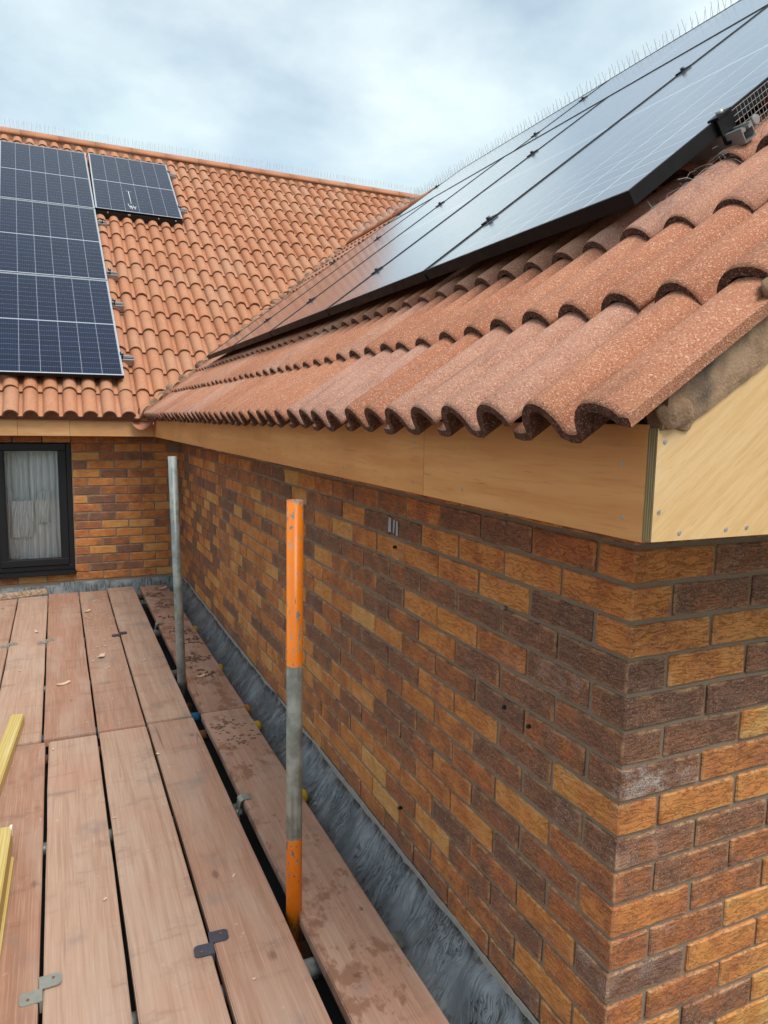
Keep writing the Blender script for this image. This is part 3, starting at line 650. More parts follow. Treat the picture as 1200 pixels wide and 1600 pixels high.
# mortar lumps closing the valley and the liner below them
vl = thing('roof_valley', 'valley of lumpy brown mortar where the two tiled slopes meet', 'valley', (-.31, L - .31, .2))
dv = Vector((1, 1, tan(SL))) * CS / sqrt(2 * CS * CS + SN * SN); dvn = Vector((CS, CS, SN))   # per metre of v
def vpt(v): return Vector((-.31, L - .31, .207)) + dvn * v
bm = bmesh.new()
prevr = None
for i in range(41):
    v = -.06 + (VR + .05) * i / 40; c = vpt(v); row = []
    for j in range(9):
        t = (j - 4) / 4; across = Vector((1, -1, 0)).normalized() * t * .12
        row.append(bm.verts.new(c + across + Vector((0, 0, -.045 + .075 * t * t))))
    if prevr:
        for j in range(8): f = bm.faces.new((prevr[j], prevr[j + 1], row[j + 1], row[j])); f.smooth = True
    prevr = row
me = mesh('valley_trough', bm); part('valley_trough', me, 'lead', vl)
sm = me
v = .045
while v < VR + .05:
    ln = rnd.uniform(.10, .19); bm = bmesh.new(); bmesh.ops.create_icosphere(bm, subdivisions=2, radius=1)
    wd = rnd.uniform(.058, .078); h = rnd.uniform(.044, .060)
    c = vpt(v) + Vector((-.030, .030, .044)) + Vector((rnd.uniform(-.012, .012), rnd.uniform(-.012, .012), 0))
    ex = dvn.normalized(); ey = Vector((1, -1, 0)).normalized(); ez = ex.cross(ey); w = Matrix((ex * ln * .62, ey * wd, ez * h)).transposed().to_4x4(); w.translation = c
    bmesh.ops.transform(bm, matrix=w, verts=bm.verts); me = mesh('mortar_fillet', bm, True); rough(me, .016, 14, v); part('mortar_fillet', me, 'valley_mortar', vl); v += ln * .82
# verge bedding under the last tiles, along the gable sheet
bm = bmesh.new(); N = 150; pr = None
for i in range(N + 1):
    x = -.243 + 1.6 * (i / N) ** 1.4
    zl = .2325 if x < -.19 else .2385 + (x + .19) * .629
    zt = .205 + (x + .31) * SN / CS - .004 + .01
    a = noise.noise(Vector((x * 24, 1, 0))); b = noise.noise(Vector((x * 43, 5, 0)))
    cur = [bm.verts.new((x, -.262, zl - .012)), bm.verts.new((x, -.2865, zl - .002 + .004 * b)), bm.verts.new((x, -.2905 - .003 * a, zl + .010 + .003 * a)), bm.verts.new((x, -.295 - .003 * b, zl + (zt - zl) * .7)), bm.verts.new((x, -.297 - .003 * a, zt + .036)), bm.verts.new((x, -.245, zt + .04))]
    if pr:
        for j in range(5): f = bm.faces.new((pr[j], pr[j + 1], cur[j + 1], cur[j])); f.smooth = j > 1
    else: bm.faces.new(cur)
    pr = cur
bmesh.ops.recalc_face_normals(bm, faces=bm.faces)
me = mesh('verge_bedding', bm); part('verge_bedding', me, 'bedding', roof_r)
bm = bmesh.new(); bmesh.ops.create_icosphere(bm, subdivisions=3, radius=1); bmesh.ops.transform(bm, matrix=T(-.224, -.290, .252) @ Matrix.Diagonal((.026, .010, .017, 1)), verts=bm.verts); part('mortar_lump', rough(mesh('mortar_lump', bm, True), .010, 30), 'bedding', roof_r)
bm = bmesh.new(); bmesh.ops.create_icosphere(bm, subdivisions=3, radius=1); bmesh.ops.transform(bm, matrix=FR @ T(.315, .33, .035) @ Matrix.Diagonal((.022, .035, .02, 1)), verts=bm.verts); part('mortar_lump', rough(mesh('mortar_lump', bm, True), .010, 30), 'bedding', roof_r)

# ------------------------------------------------------------------ solar panels
def quad_uv(w0, w1, l0, l1, z0, z1):
    bm = bmesh.new(); uvl = bm.loops.layers.uv.new('UVMap'); add_box(bm, w0, w1, l0, l1, z0, z1)
    for f in bm.faces:
        for lp in f.loops: lp[uvl].uv = ((lp.vert.co.x - w0) / (w1 - w0), (lp.vert.co.y - l0) / (l1 - l0))
    return mesh('cell', bm)
def make_panel(label, F, u0, v0, w, ln, nx, ny, mat_frame, mat_back, mat_cell, flip=False, h=.137, group=None, yaw=0.0):
    """panel lying in frame F at u0,v0; its own x runs across (width w), its y along (length ln); flip: its length runs along u"""
    base = F @ T(u0, v0, h - .035) @ Matrix.Rotation(yaw, 4, 'Z')
    if flip: base = F @ T(u0 + ln, v0, h - .035) @ Matrix.Rotation(pi / 2, 4, 'Z')
    t = thing('solar_panel', label, 'solar panel', group=group, mat4=base)
    key = (mat_frame, w, ln)
    if key not in PCACHE:
        bm = bmesh.new(); fw = .0085
        add_box(bm, 0, w, 0, fw, 0, .035); add_box(bm, 0, w, ln - fw, ln, 0, .035); add_box(bm, 0, fw, fw, ln - fw, 0, .035); add_box(bm, w - fw, w, fw, ln - fw, 0, .035)
        fr = mesh('frame', bm)
        if mat_frame == 'silver_frame':
            fr.materials.append(MAT['silver_frame']); fr.materials.append(MAT['black_frame'])
            for f in fr.polygons: f.material_index = 0 if f.normal.z > .9 else 1  # silver tops; the shade on the frame sides is painted in as black
        bm = bmesh.new(); add_box(bm, fw, w - fw, fw, ln - fw, .026, .0325); bk = mesh('backsheet', bm)
        mx, my, mid = .015, .018, .014
        cw = (w - 2 * mx) / nx; cl = (ln - 2 * my - mid) / ny
        gx, gy = (.0014, .0007) if mat_frame == 'silver_frame' else (.0032, .0022)
        ce = quad_uv(gx, cw - gx, gy, cl - gy, 0, .00012); PCACHE[key] = (fr, bk, ce, mx, my, mid, cw, cl)
    fr, bk, ce, mx, my, mid, cw, cl = PCACHE[key]
    part('frame', fr, mat_frame, t, Matrix.Identity(4), True); part('backsheet', bk, mat_back, t, Matrix.Identity(4), True)
    for i in range(nx):
        for j in range(ny):
            part('cell', ce, mat_cell, t, T(mx + i * cw, my + j * cl + (mid if j >= ny // 2 else 0), .03251), True)
    return t
PCACHE = {}
PW, PL = .981, 2.034
posn = ['first from the near gable end', 'second from the near gable end', 'third from the near gable end', 'fourth from the near gable end', 'fifth and farthest, nearest the valley']
for i in range(5):
    make_panel('black upright panel in the lower row, ' + posn[i], FR, -(.265 + .997 * i + PW), .715, PW, PL, 6, 24, 'black_frame', 'back_dark', 'cell_black', group='black framed panels on the right hand roof')
for i, y in enumerate((1.12 - 2.05, 1.12, 3.17)):
    make_panel('black sideways panel in the upper row, ' + ('nearest the gable', 'in the middle of that row', 'farthest from the gable')[i], FR, -(y + PL), .715 + PL + .018, PW, PL, 6, 24, 'black_frame', 'back_dark', 'cell_black', True, group='black framed panels on the right hand roof')
CW, CL = .985, 1.637
for i, v in enumerate((.43, 2.083, 3.735)):
    make_panel('silver framed blue panel of the left column, ' + ('lowest, above the eaves tiles', 'in the middle of that column', 'topmost, at the ridge')[i], FC, -.455 - .0165 * (v - .43) - CW, v, CW, CL, 6, 20, 'silver_frame', 'back_white', 'cell', h=.13, group='silver framed panels on the far roof', yaw=.0165)
pc = make_panel('silver framed blue panel standing alone right of the column, white streak on it', FC, -.501, 3.775, .98, CL, 6, 20, 'silver_frame', 'back_white', 'cell', h=.13, group='silver framed panels on the far roof')
# pale streak on that panel
bm = bmesh.new(); wd = FC @ T(0, 0, .1318)
for (a, b, r) in (((-.095, 4.35), (-.09, 4.0), .006), ((-.125, 4.36), (-.06, 4.352), .004), ((-.13, 3.99), (-.105, 3.86), .006), ((-.10, 3.95), (-.085, 3.85), .007), ((-.075, 3.96), (-.06, 3.87), .005), ((-.055, 3.86), (-.04, 3.96), .004), ((-.115, 3.92), (-.05, 3.90), .008)):
    d = (Vector(b) - Vector(a)); n2 = Vector((-d.y, d.x)).normalized() * r * .6
    vs = [bm.verts.new(wd @ Vector((q.x, q.y, 0))) for q in (Vector(a) - n2, Vector(b) - n2 * .6, Vector(b) + n2 * .6, Vector(a) + n2)]; bm.faces.new(vs)
me = mesh('pale_streak', bm); part('pale_streak', me, 'pale_mark', pc)
# black skirt under the lone panel
sk = thing('mesh_skirt', 'black bird mesh skirt closing the gap under the lone blue panel', 'bird mesh', mat4=FC @ T(-.5, 3.76, 0))
bm = bmesh.new(); add_box(bm, 0, .98, -.002, 0, .085, .108)
add_box(bm, 0, .98, -.003, -.001, .022, .084)
for i in range(40): add_box(bm, .98 * i / 39, .98 * i / 39 + .002, -.006, -.002, .015, .1)
for i in range(5): add_box(bm, 0, .98, -.005, -.003, .03 + i * .018, .032 + i * .018)
part('mesh_strip', mesh('mesh_strip', bm), 'black_mesh', sk, Matrix.Identity(4), True)
for x in (.13, .36, .375, .7, .9):
    bm = bmesh.new(); add_tube(bm, [(x, -.012, .098), (x, 0, .098)], .009, 8); part('fixing_clip', mesh('fixing_clip', bm), 'steel', sk, Matrix.Identity(4), True)

# rails, clamps
RAILP = [(-.02, 0), (.02, 0), (.02, .036), (.012, .036), (.012, .032), (.006, .032), (.006, .024), (.0165, .024), (.0165, .0035), (-.0165, .0035), (-.0165, .024), (-.006, .024), (-.006, .032), (-.012, .032), (-.012, .036), (-.02, .036)]
def rail(label, F, u0, u1, v, w, group, sc=1.0):
    t = thing('mounting_rail', label, 'rail', group=group, mat4=F @ T(u0, v, w))
    WX = Matrix(((0, 0, 1, 0), (1, 0, 0, 0), (0, 1, 0, 0), (0, 0, 0, 1)))     # profile in (v,w), extruded along u
    part('rail_profile', prism('rail_profile', [(a * sc, b * sc) for a, b in RAILP], WX, 0, u1 - u0), 'alu', t, Matrix.Identity(4), True); return t
def clamp(label, F, u, v, w, end=False, group='panel clamps', turn=False):
    t = thing('panel_clamp', label, 'clamp', group=group, mat4=F @ T(u, v, w) @ (Matrix.Rotation(pi / 2, 4, 'Z') if turn else Matrix.Identity(4)))
    bm = bmesh.new()
    if end:
        add_box(bm, -.018, .012, -.025, .025, .0005, .006); add_box(bm, .002, .007, -.025, .025, -.06, .0003); add_box(bm, .0072, .018, -.025, .025, -.062, -.055)
    else: add_box(bm, -.017, .017, -.028, .028, .0005, .0045); add_box(bm, -.006, .006, -.03, .03, -.03, .0003)
    part('clamp_body', mesh('clamp_body', bm), 'black_frame', t, Matrix.Identity(4), True)
    bm = bmesh.new(); add_tube(bm, [(0, 0, .003), (0, 0, .014)], .0085, 8); part('bolt', mesh('bolt', bm), 'steel' if end else 'clip_dark', t, Matrix.Identity(4), True); return t
rail('cut aluminium rail end sticking out under the near right hand panel edge', FR, -5.3, -.212, 1.045, .062, 'rails under the black panels')
rail('hidden upper aluminium rail under the lower row of black panels', FR, -5.3, -.235, 2.15, .062, 'rails under the black panels')
clamp('black end clamp with a bright bolt on the near panel edge above the rail end', FR, -.262, 1.045, .137, True)
seams = ['seam nearest the gable', 'second seam from the gable', 'third seam from the gable', 'seam nearest the valley']
for i in range(4):
    for v, ww in ((1.045, 'lower'), (2.15, 'upper')):
        clamp(f'small black clamp on the {ww} rail at the {seams[i]}, lower row', FR, -(.265 + .997 * (i + 1) - .008), v, .137)
for i, y in enumerate((1.12, 3.17)):
    for v, ww in ((2.98, 'lower'), (3.46, 'upper')): clamp(f'small black clamp, {ww} one, on the {("nearer", "farther")[i]} seam of the sideways panels', FR, -(y - .008), v, .137)
for v, ww in ((1.05, 'lowest'), (2.15, 'second'), (2.98, 'third'), (3.46, 'topmost')): clamp(f'{ww} black end clamp on the far edge of the black panels', FR, -5.248, v, .137, group='far edge clamps')
for v, nm in ((.774, 'lowest'), (1.702, 'second'), (2.311, 'third'), (3.482, 'fourth')):
    t = rail(f'{nm} grey rail stub at the right edge of the blue panel column', FC, -2.4, (-.345, -.36, -.37, -.395)[('lowest', 'second', 'third', 'fourth').index(nm)], v, .032, 'rail stubs on the far roof', 1.75); clamp(f'{nm} black clamp at the right edge of the blue panel column', FC, -.447, v, .13, True, 'end clamps on the far roof')
for v, nm in ((4.11, 'lower'), (5.189, 'upper')):
    rail(f'{nm} grey rail stub beside the lone blue panel', FC, -.49, .585, v, .032, 'rail stubs on the far roof', 1.75); clamp(f'{nm} black clamp beside the lone blue panel', FC, .487, v, .13, True, 'end clamps on the far roof')

# welded mesh at the near edge of the right hand panels
wm = thing('wire_mesh', 'welded wire bird mesh hanging beside the rail end at the panel edge', 'bird mesh', mat4=FR @ T(-.245, 1.08, 0))
bm = bmesh.new(); q = .017
for i in range(-1, 90):
    a = Vector((rnd.uniform(-.002, .002), i * .0135, .012)); b = Vector((0, i * .0135 + .012, .137)); add_tube(bm, [a, (a + b) / 2 + Vector((rnd.uniform(-.003, .003), 0, 0)), b], .0008, 3, False)
for i in range(10):
    z_ = .014 + i * .0135; add_tube(bm, [(rnd.uniform(-.002, .002), y_ * .1 - .02, z_) for y_ in range(13)], .0008, 3, False)
part('wires', mesh('wires', bm), 'netting', wm, Matrix.Identity(4), True, kind='stuff')
bm = bmesh.new()
for i in range(70):
    a = Vector((rnd.uniform(-.03, .06), rnd.uniform(-.34, .02), rnd.uniform(.045, .075))); d = Vector((rnd.uniform(-.05, .05), rnd.uniform(-.09, .03), rnd.uniform(-.02, .03)))
    add_tube(bm, [a, a + d * .5 + Vector((0, 0, .006)), a + d], .0005, 3, False)
part('loose_wires', mesh('loose_wires', bm), 'netting', wm, Matrix.Identity(4), True, kind='stuff')
bm = bmesh.new(); add_tube(bm, [(.003, .03, .085), (.012, .03, .085)], .011, 10); part('washer', mesh('washer', bm), 'steel', wm, Matrix.Identity(4), True)

# bird spikes along the ridges
def spike_meshes(seed):
    r = random.Random(seed); bm = bmesh.new(); n = 20
    for i in range(n):
        x = .5 * (i + .5) / n
        for sgn in ((-1, 1) if i % 2 else (0,)):
            tip = Vector((x + r.uniform(-.016, .016), sgn * .045 + r.uniform(-.01, .01), .108 + r.uniform(-.01, .006)))
            add_tube(bm, [(x, 0, .003), tip], .0014, 3, False)
    sp = mesh('spikes', bm); bm = bmesh.new(); add_box(bm, 0, .49, -.012, .012, 0, .004); return sp, mesh('base_strip', bm)
SPK = [spike_meshes(i) for i in range(4)]
def spike_strip(label, w, i, group):
    t = thing('bird_spike_strip', label, 'bird spikes', group=group, mat4=w); a, b = SPK[i % 4]
    part('base_strip', b, 'alu', t, Matrix.Identity(4), True); part('spikes', a, 'wire', t, Matrix.Identity(4), True, kind='stuff')
x = -2.5; i = 0
while x < 5.2:
    spike_strip('thin wire bird spikes along the ridge of the far tiled roof', T(x, yrc, zrc + .117) , i, 'bird spikes on the far ridge'); x += .5; i += 1
y = 7.9; i = 0
while y > .6:
    spike_strip('thin wire bird spikes on the ridge above the black panels', T(xrr, y, zrr + .102) @ Matrix.Rotation(pi / 2, 4, 'Z'), i, 'bird spikes on the right hand ridge'); y -= .5; i += 1

# ------------------------------------------------------------------ window
wt = thing('window', 'dark grey framed window with white curtains in the far brick wall', 'window', (-1.5, L, -1.1))
yf = L + .012
def frame_part(name, x0, x1, z0, z1, wd, y0, y1, mat='anthracite'):
    bm = bmesh.new(); add_box(bm, x0, x1, y0, y1, z0, z0 + wd); add_box(bm, x0, x1, y0, y1, z1 - wd, z1); add_box(bm, x0, x0 + wd, y0, y1, z0 + wd, z1 - wd); add_box(bm, x1 - wd, x1, y0, y1, z0 + wd, z1 - wd)
    bmesh.ops.bevel(bm, geom=list(bm.edges), offset=.003, segments=1, affect='EDGES'); return part(name, mesh(name, bm), mat, wt)
frame_part('frame', WX0 + .002, WX1 - .002, -1.095, .04, .042, yf, yf + .06)
bm = bmesh.new(); add_box(bm, -1.523, -1.473, yf + .001, yf + .06, -1.053, -.002); part('mullion', mesh('mullion', bm), 'anthracite', wt)
for (a, b) in ((-1.472, -.942), (-2.076, -1.524)):
    s_ = frame_part('sash', a, b, -1.051, -.004, .058, yf - .012, yf + .045)
    bm = bmesh.new(); add_box(bm, a + .05, b - .05, yf + .012, yf + .018, -1.0, -.055); part('pane', mesh('pane', bm), 'glass', s_)
    bm = bmesh.new()
    for q in ((a + .058, a + .064, -.993, -.062), (b - .064, b - .058, -.993, -.062)): add_box(bm, q[0], q[1], yf - .002, yf + .012, q[2], q[3])
    add_box(bm, a + .064, b - .064, yf - .002, yf + .012, -.993, -.987); add_box(bm, a + .064, b - .064, yf - .002, yf + .012, -.068, -.062); part('gasket', mesh('gasket', bm), 'gasket', s_)
bm = bmesh.new(); add_box(bm, WX0 - .02, WX1 + .008, L - .05, yf + .02, -1.132, -1.097); bmesh.ops.bevel(bm, geom=list(bm.edges), offset=.004, segments=2, affect='EDGES'); part('sill', mesh('sill', bm), 'anthracite', wt)
# the room behind
bm = bmesh.new(); rx0, rx1, ry0, ry1, rz0, rz1 = -2.4, -.7, L + .29, L + 2.2, -1.6, .3
add_box(bm, rx0, rx1, ry1, ry1 + .05, rz0, rz1); add_box(bm, rx0, rx1, ry0, ry1, rz0 - .05, rz0); add_box(bm, rx0, rx1, ry0, ry1, rz1, rz1 + .05); add_box(bm, rx0 - .05, rx0, ry0, ry1, rz0, rz1); add_box(bm, rx1, rx1 + .05, ry0, ry1, rz0, rz1)
tag(part('room_walls', mesh('room_walls', bm), 'room'), kind='structure')
bm = bmesh.new(); add_box(bm, WX0, WX1, L + .075, L + .30, -1.12, -1.06); add_box(bm, WX0 - .03, WX0 - .002, L + .075, L + .285, -1.06, .05); tag(part('window_board', mesh('window_board', bm), 'linen'), kind='structure')
def cloth(x0, x1, z0, z1, y, amp, freq, seed, tilt=0.0):
    bm = bmesh.new(); NX, NZ = 70, 16; rows = []
    for j in range(NZ + 1):
        t = j / NZ; row = []
        for i in range(NX + 1):
            s = i / NX; xx = x0 + (x1 - x0) * s + tilt * (1 - t); ph = s * freq * 2 * pi + 1.3 * noise.noise(Vector((s * 4, t * 1.5, seed)))
            row.append(bm.verts.new((xx + .012 * noise.noise(Vector((s * 5, t * 3, seed + 2))), y + amp * sin(ph) * (.6 + .4 * (1 - t)) + .01 * noise.noise(Vector((s * 6, t * 4, seed + 5))), z1 + (z0 - z1) * (1 - t) + .006 * noise.noise(Vector((s * 9, 2, seed))))))
        rows.append(row)
    for j in range(NZ):
        for i in range(NX): f = bm.faces.new((rows[j][i], rows[j][i + 1], rows[j + 1][i + 1], rows[j + 1][i])); f.smooth = True
    return mesh('curtain', bm)
def curt(label, cat, mat, *a):
    me = cloth(*a); o = part('curtain', me, mat); tag(o, label, cat, None)
curt('white net curtain hanging on the right behind the window glass', 'curtain', 'curtain', -1.23, -.93, -1.05, .03, L + .17, .018, 6, 1.0)
curt('white gathered curtain hanging at the left behind the window glass', 'curtain', 'curtain', -1.43, -1.15, -1.0, .0, L + .20, .02, 7, 4.0)
curt('short pleated white cloth hanging low behind the left of the window', 'curtain', 'linen', -1.37, -1.20, -.82, -.50, L + .145, .014, 8, 7.0, -.02)
curt('bright white pleated cloth draped in the middle behind the window', 'curtain', 'linen', -1.18, -1.07, -.70, -.42, L + .14, .010, 5, 9.0, -.02)
curt('pale lilac lower drape behind the bottom of the window', 'curtain', 'curtain', -1.40, -1.02, -1.05, -.66, L + .21, .02, 4, 12.0)
bm = bmesh.new(); add_tube(bm, [(-1.30, L + .10, -1.06), (-1.30, L + .10, -1.045), (-1.30, L + .10, -1.04)], [.028, .036, .038], 14); tag(part('saucer', mesh('saucer', bm), 'terracotta'), 'small brown saucer on the inner sill behind the glass', 'saucer')

# ------------------------------------------------------------------ scaffold deck
ZD = -1.25
def board(x0, x1, y0, y1, label, mat='board', dz=0.0, rot=0.0):
    bm = bmesh.new(); w, l = x1 - x0, y1 - y0; n = 24
    add_box(bm, -w / 2, w / 2, -l / 2, l / 2, -.038, 0); bmesh.ops.bevel(bm, geom=list(bm.edges), offset=.0035, segments=2, affect='EDGES')
    es = [e for e in bm.edges if abs((e.verts[0].co - e.verts[1].co).y) > l * .8]; bmesh.ops.subdivide_edges(bm, edges=es, cuts=n)
    sd = rnd.random() * 50
    for v in bm.verts:
        v.co.x += .0022 * noise.noise(Vector((v.co.y * 3, sd, 1 if v.co.x > 0 else 4))); v.co.z += .002 * noise.noise(Vector((v.co.y * 2, sd, 7)))
    o = part('scaffold_board', mesh('scaffold_board', bm), mat, None, T((x0 + x1) / 2, (y0 + y1) / 2, ZD + dz) @ Matrix.Rotation(rot, 4, 'Z'))
    tag(o, label, 'scaffold board', 'scaffold boards of the deck'); return o
FAR = [(-1.79, -1.568, 2.45, 5.36, 'far deck board at the extreme left, mostly out of frame'), (-1.560, -1.341, 2.45, 5.358, 'far deck board half hidden under the weathered offcut at the window end'),
       (-1.333, -1.121, 2.456, 5.400, 'wide far deck board below the window, between two pale steel clips'), (-1.111, -.887, 2.462, 5.440, 'cleanest orange pink far deck board with a long shaving on it'),
       (-.877, -.664, 2.470, 5.447, 'far deck board scattered with pale wood shavings'), (-.654, -.437, 2.490, 5.520, 'far deck board with its right edge against the galvanised pole')]
for a in FAR: board(*a, rot=rnd.uniform(-.0012, .0012), dz=rnd.uniform(-.002, .002))
NEAR = [(-1.79, -1.552, -1.45, 2.420, 'near deck board at the extreme left outside the battens'), (-1.543, -1.325, -1.45, 2.425, 'near deck board lying under the yellow battens'),
        (-1.316, -1.101, -1.45, 2.434, 'brown near deck board beside the yellow battens'), (-1.090, -.886, -1.45, 2.438, 'reddish near deck board with two knots at its far end'),
        (-.873, -.663, -1.45, 2.448, 'pale grained near deck board carrying the dark steel clip on its right'), (-.651, -.436, -1.45, 2.467, 'wide smooth near deck board with a grey smear and long crack')]
for a in NEAR: board(*a, rot=rnd.uniform(-.001, .001), dz=rnd.uniform(-.002, .002))
board(-.386, -.160, 2.500, 5.490, 'far dirty edge board strewn with brown crumbs beside the fillet', 'board_dust', .002)
board(-.392, -.170, -1.4, 2.488, 'near dusty edge board beside the fillet behind the orange pole', 'board_dust', .006)
# steel clips between boards
def zclip(x, y, label, mat, ang=0.0):
    bm = bmesh.new()
    for sg in (1, -1):
        pl = [(-.004, -.001), (.040, -.001), (.047, .003), (.050, .010), (.050, .036), (.046, .042), (.040, .044), (-.004, .044)]
        a_ = [bm.verts.new((x_ * sg, y_ * sg, .0014)) for x_, y_ in pl]; b_ = [bm.verts.new((x_ * sg, y_ * sg, .0048 + sg * .0001)) for x_, y_ in pl]
        bm.faces.new(a_[::-1]); bm.faces.new(b_)
        for q in range(8): bm.faces.new((a_[q], a_[(q + 1) % 8], b_[(q + 1) % 8], b_[q]))
    add_box(bm, -.0038, .0038, -.043, .043, -.03, .0013)
    t = thing('board_clip', label, 'steel clip', group='steel clips joining deck boards', mat4=T(x, y, ZD + .001) @ Matrix.Rotation(ang, 4, 'Z'))
    part('clip_plate', mesh('clip_plate', bm), mat, t, Matrix.Identity(4), True)
    for (a, b) in ((.03, .028), (-.03, -.028)):
        bm = bmesh.new(); add_tube(bm, [(a, b, .004), (a, b, .0066)], .004, 8); part('nail_head', mesh('nail_head', bm), 'rust', t, Matrix.Identity(4), True)
zclip(-.657, .857, 'dark steel clip bridging the gap left of the orange pole', 'clip_dark', -.06)
zclip(-1.095, .862, 'pale zinc clip bridging the gap at the lower left corner', 'clip_pale', .02)
zclip(-.662, 4.055, 'dark steel clip in the far deck near the shavings', 'clip_dark', .0)
zclip(-1.116, 4.055, 'pale steel clip in the middle of the far deck', 'clip_pale', .0)
zclip(-1.337, 4.047, 'brownish steel clip at the left of the far deck', 'clip_pale', .0)
def strap(x, y, label, mat):
    t = thing('retaining_clip', label, 'steel clip', (x, y, ZD), 'bent clips holding the edge boards'); bm = bmesh.new(); pts = [(.055, .004), (.03, .012), (.008, .013), (-.006, .004), (-.010, -.03), (-.012, -.075)]; pr = None
    for (a, b) in pts:
        cur = [bm.verts.new((a, -.022, b)), bm.verts.new((a, .022, b)), bm.verts.new((a + .003, .022, b - .004)), bm.verts.new((a + .003, -.022, b - .004))]
        if pr:
            for j in range(4): bm.faces.new((pr[j], pr[(j + 1) % 4], cur[(j + 1) % 4], cur[j]))
        else: bm.faces.new(cur[::-1])
        pr = cur
    bm.faces.new(pr); bmesh.ops.recalc_face_normals(bm, faces=bm.faces); part('bent_strap', mesh('bent_strap', bm), mat, t, Matrix.Identity(4), True)
    bm = bmesh.new(); add_tube(bm, [(-.02, 0, -.05), (.005, 0, -.05)], .013, 8); part('nut', mesh('nut', bm), 'galv', t, Matrix.Identity(4), True)
strap(-.402, 1.60, 'bent bluish steel clip over the left edge of the near edge board', 'clip_pale'); strap(-.398, 4.22, 'bent dull clip over the left edge of the far edge board', 'clip_pale')
# transoms with caps
def pipe(name, p0, p1, mat, parent, r=.02415):
    bm = bmesh.new(); n = 20; p0, p1 = Vector(p0), Vector(p1); d = (p1 - p0).normalized(); a = d.orthogonal().normalized(); b = d.cross(a); ring = []
    for p, rr in ((p0, r), (p1, r), (p1, r - .004), (p0, r - .004)): ring.append([bm.verts.new(p + (a * cos(2 * pi * j / n) + b * sin(2 * pi * j / n)) * rr) for j in range(n)])
    for i in range(4):
        for j in range(n): f = bm.faces.new((ring[i][j], ring[i][(j + 1) % n], ring[(i + 1) % 4][(j + 1) % n], ring[(i + 1) % 4][j])); f.smooth = i in (0, 2)
    bmesh.ops.recalc_face_normals(bm, faces=bm.faces)
    return part(name, mesh(name, bm), mat, parent)
for (y, cap, mat, nm) in ((.738, None, 'galv', 'bare galvanised cross tube under the boards by the orange pole foot'), (1.647, 'yellow_cap', 'galv', 'cross tube with a yellow cap right of the orange pole'), (2.389, 'yellow_cap', 'rust', 'brown cross tube with a yellow cap just before the board joint'),
                          (2.62, 'orange_cap', 'blue_paint', 'blue cross tube with an orange cap at the board joint'), (3.315, 'yellow_cap', 'galv', 'cross tube with a yellow cap beyond the galvanised pole'), (4.208, 'yellow_cap', 'galv', 'cross tube with a yellow cap beside the far crumbs'), (5.358, 'yellow_cap', 'rust', 'farthest cross tube with a yellow cap under the window wall')):
    z = ZD - .038 - .027; xe = -.125 if cap else -.112
    t = thing('scaffold_tube', nm, 'scaffold tube', (-1, y, z), 'cross tubes under the deck'); pipe('tube', (-2.4, y, z), (xe, y, z), mat, t)
    if cap:
        bm = bmesh.new(); add_tube(bm, [(xe - .035, y, z), (xe + .002, y, z), (xe + .010, y, z)], [.0275, .0275, .022], 16); part('end_cap', mesh('end_cap', bm), cap, t)
# poles
def pole(label, base, top, mat):
    base, top = Vector(base), Vector(top); d = top - base; w = d.to_track_quat('Z', 'Y').to_matrix().to_4x4(); w.translation = base
    t = thing('scaffold_pole', label, 'scaffold pole', mat4=w, group='upright scaffold poles')
    pipe_o = pipe('tube', (0, 0, 0), (0, 0, d.length), mat, t); pipe_o.matrix_local = Matrix.Identity(4)
    bm = bmesh.new(); add_box(bm, -.06, .06, -.06, .06, -.0, .006); part('base_plate', mesh('base_plate', bm), 'galv', t, Matrix.Identity(4), True)
    bm = bmesh.new(); add_tube(bm, [(0, 0, .02), (0, 0, .07)], .034, 14); add_box(bm, -.045, .03, -.03, .03, .025, .065); part('coupler', mesh('coupler', bm), 'rust', t, Matrix.Identity(4), True)
pole('orange and galvanised pole standing between the boards in front of the brick wall', (-.400, .90, -1.448), (-.400, .90, .008), 'orange_pole')
pole('plain galvanised pole standing farther back by the wall corner', (-.408, 2.97, -1.448), (-.428, 3.07, .02), 'galv')

# timbers
def timber(label, pts, w, h, z, name='timber_batten', mat='timber', grp=None):
    (xa, ya), (xb, yb) = pts; d = Vector((xb - xa, yb - ya, 0)); ln = d.length; ang = math.atan2(d.x, d.y)
    wm_ = T(xa, ya, z) @ Matrix.Rotation(-ang, 4, 'Z'); bm = bmesh.new(); add_box(bm, -w, 0, 0, ln, 0, h); bmesh.ops.bevel(bm, geom=list(bm.edges), offset=.004, segments=2, affect='EDGES')
    o = part(name, mesh(name, bm), mat, None, wm_); tag(o, label, 'timber', grp); return o
timber('far yellow treated batten lying slantwise on the deck', ((-1.36, .75), (-1.196, 2.70)), .058, .047, ZD + .052 - .05 + .002)
b1 = timber('near yellow treated batten at the left edge with white painted end', ((-1.236, -.4), (-1.192, 1.56)), .075, .075, ZD + .022)
bm = bmesh.new(); add_box(bm, -.079, .003, 1.31, 1.322, -.003, .078); part('white_band', mesh('white_band', bm), 'white_tape', b1, Matrix.Identity(4), True)
bm = bmesh.new(); add_box(bm, -.006, .0015, 1.945, 1.9628, .045, .0765); part('white_paint', mesh('white_paint', bm), 'white_tape', b1, Matrix.Identity(4), True)
timber('flat yellow batten under the near one at the left edge', ((-1.232, -.4), (-1.186, 1.50)), .09, .020, ZD + .001)
timber('short weathered offcut with bluish stain lying across the far board ends', ((-1.62, 5.30), (-1.118, 5.44)), .085, .035, ZD + .003, 'timber_offcut', 'offcut')
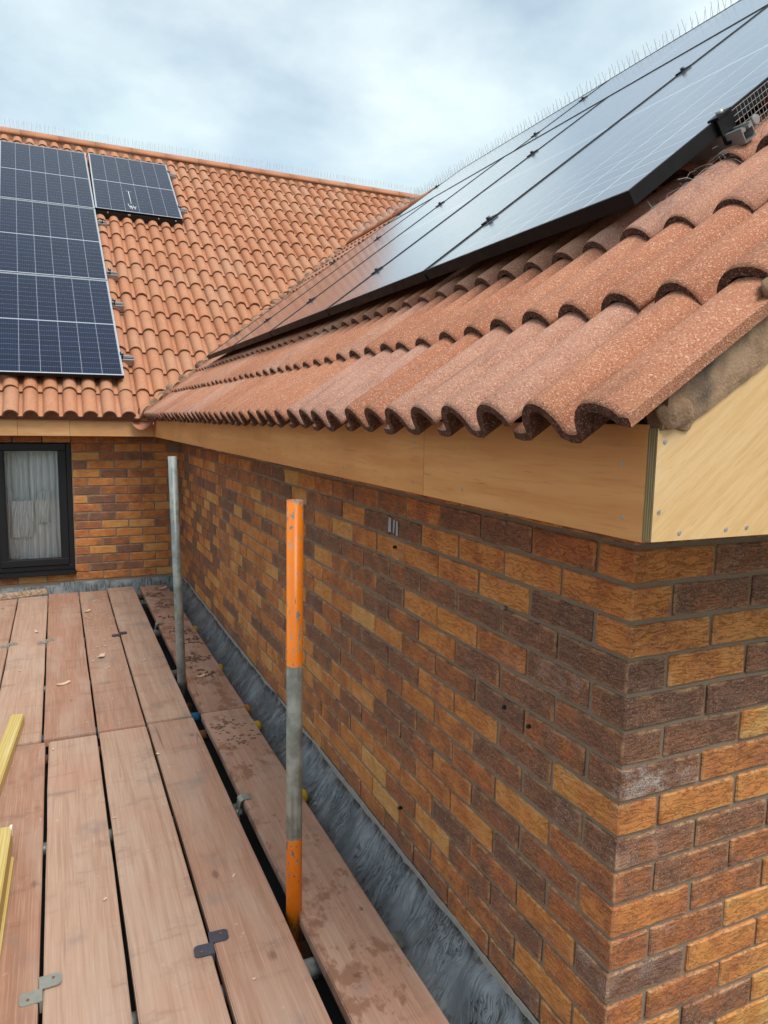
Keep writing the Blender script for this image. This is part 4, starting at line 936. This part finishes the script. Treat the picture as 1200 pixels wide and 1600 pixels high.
# shavings
def chip(x, y, lx, ly, ang, label, h=.004):
    bm = bmesh.new(); add_box(bm, -lx / 2, lx / 2, -ly / 2, ly / 2, 0, h); bmesh.ops.subdivide_edges(bm, edges=[e for e in bm.edges if e.calc_length() > lx * .8], cuts=4)
    for v in bm.verts: v.co.z += .006 * (v.co.x / (lx / 2)) ** 2; v.co.y *= 1 - .35 * abs(v.co.x / (lx / 2))
    tag(part('wood_shaving', mesh('wood_shaving', bm), 'chip', None, T(x, y, ZD + .004) @ Matrix.Rotation(ang, 4, 'Z')), label, 'wood chip', 'larger wood shavings')
chip(-1.02, 3.18, .075, .028, .5, 'longest pale shaving on the clean orange pink far board'); chip(-.21, 5.32, .10, .03, .8, 'yellow sliver at the far end of the dirty edge board'); chip(-.80, 3.60, .05, .035, 1.2, 'broad pale chip on the far shaving strewn board')
chip(-.30, 3.02, .05, .022, .3, 'white chip among crumbs on the far edge board'); chip(-.84, 4.75, .06, .025, .9, 'curled pale shaving near the window end'); chip(-1.18, 4.30, .05, .014, 1.9, 'thin brown sliver on the wide far board')
bm = bmesh.new()
for i in range(60):
    x, y = (rnd.uniform(-.86, -.68), rnd.triangular(2.5, 5.4, 4.4)) if i < 44 else (rnd.uniform(-1.3, -.46), rnd.uniform(.6, 5.2))
    s = rnd.uniform(.003, .009); add_box(bm, -s, s, -s * .45, s * .45, 0, .003, T(x, y, ZD + .0035) @ Matrix.Rotation(rnd.random() * 3, 4, 'Z') @ Matrix.Rotation(rnd.uniform(-.3, .3), 4, 'X'))
tag(part('wood_shavings', mesh('wood_shavings', bm), 'chip'), 'scatter of small pale wood shavings over the deck boards', 'shavings', kind='stuff')
bm = bmesh.new()
for (cx_, cy_, n, sp) in ((-.31, 5.15, 40, .05), (-.26, 4.75, 40, .05), (-.24, 4.35, 40, .05), (-.25, 3.95, 40, .05), (-.27, 3.35, 60, .05), (-.22, 3.72, 40, .05), (-.26, 3.05, 25, .04), (-.30, 2.30, 40, .05), (-.27, 2.12, 30, .04)):
    for i in range(n):
        s = rnd.uniform(.002, .0065); w = T(cx_ + rnd.gauss(0, sp * .9), cy_ + rnd.gauss(0, sp * .9), ZD + .005 + s * .2) @ Matrix.Rotation(rnd.random() * 6, 4, 'Z') @ Matrix.Rotation(rnd.uniform(-.3, .3), 4, 'X')
        if -.375 < w.translation.x < -.18: add_box(bm, -s * 1.5, s * 1.5, -s * .9, s * .9, -s * .35, s * .35, w)
tag(part('mortar_crumbs', mesh('mortar_crumbs', bm), 'crumb'), 'brown mortar crumbs strewn along the edge boards', 'crumbs', kind='stuff')
print('tiles', ntile, 'objects', len(scene.objects))
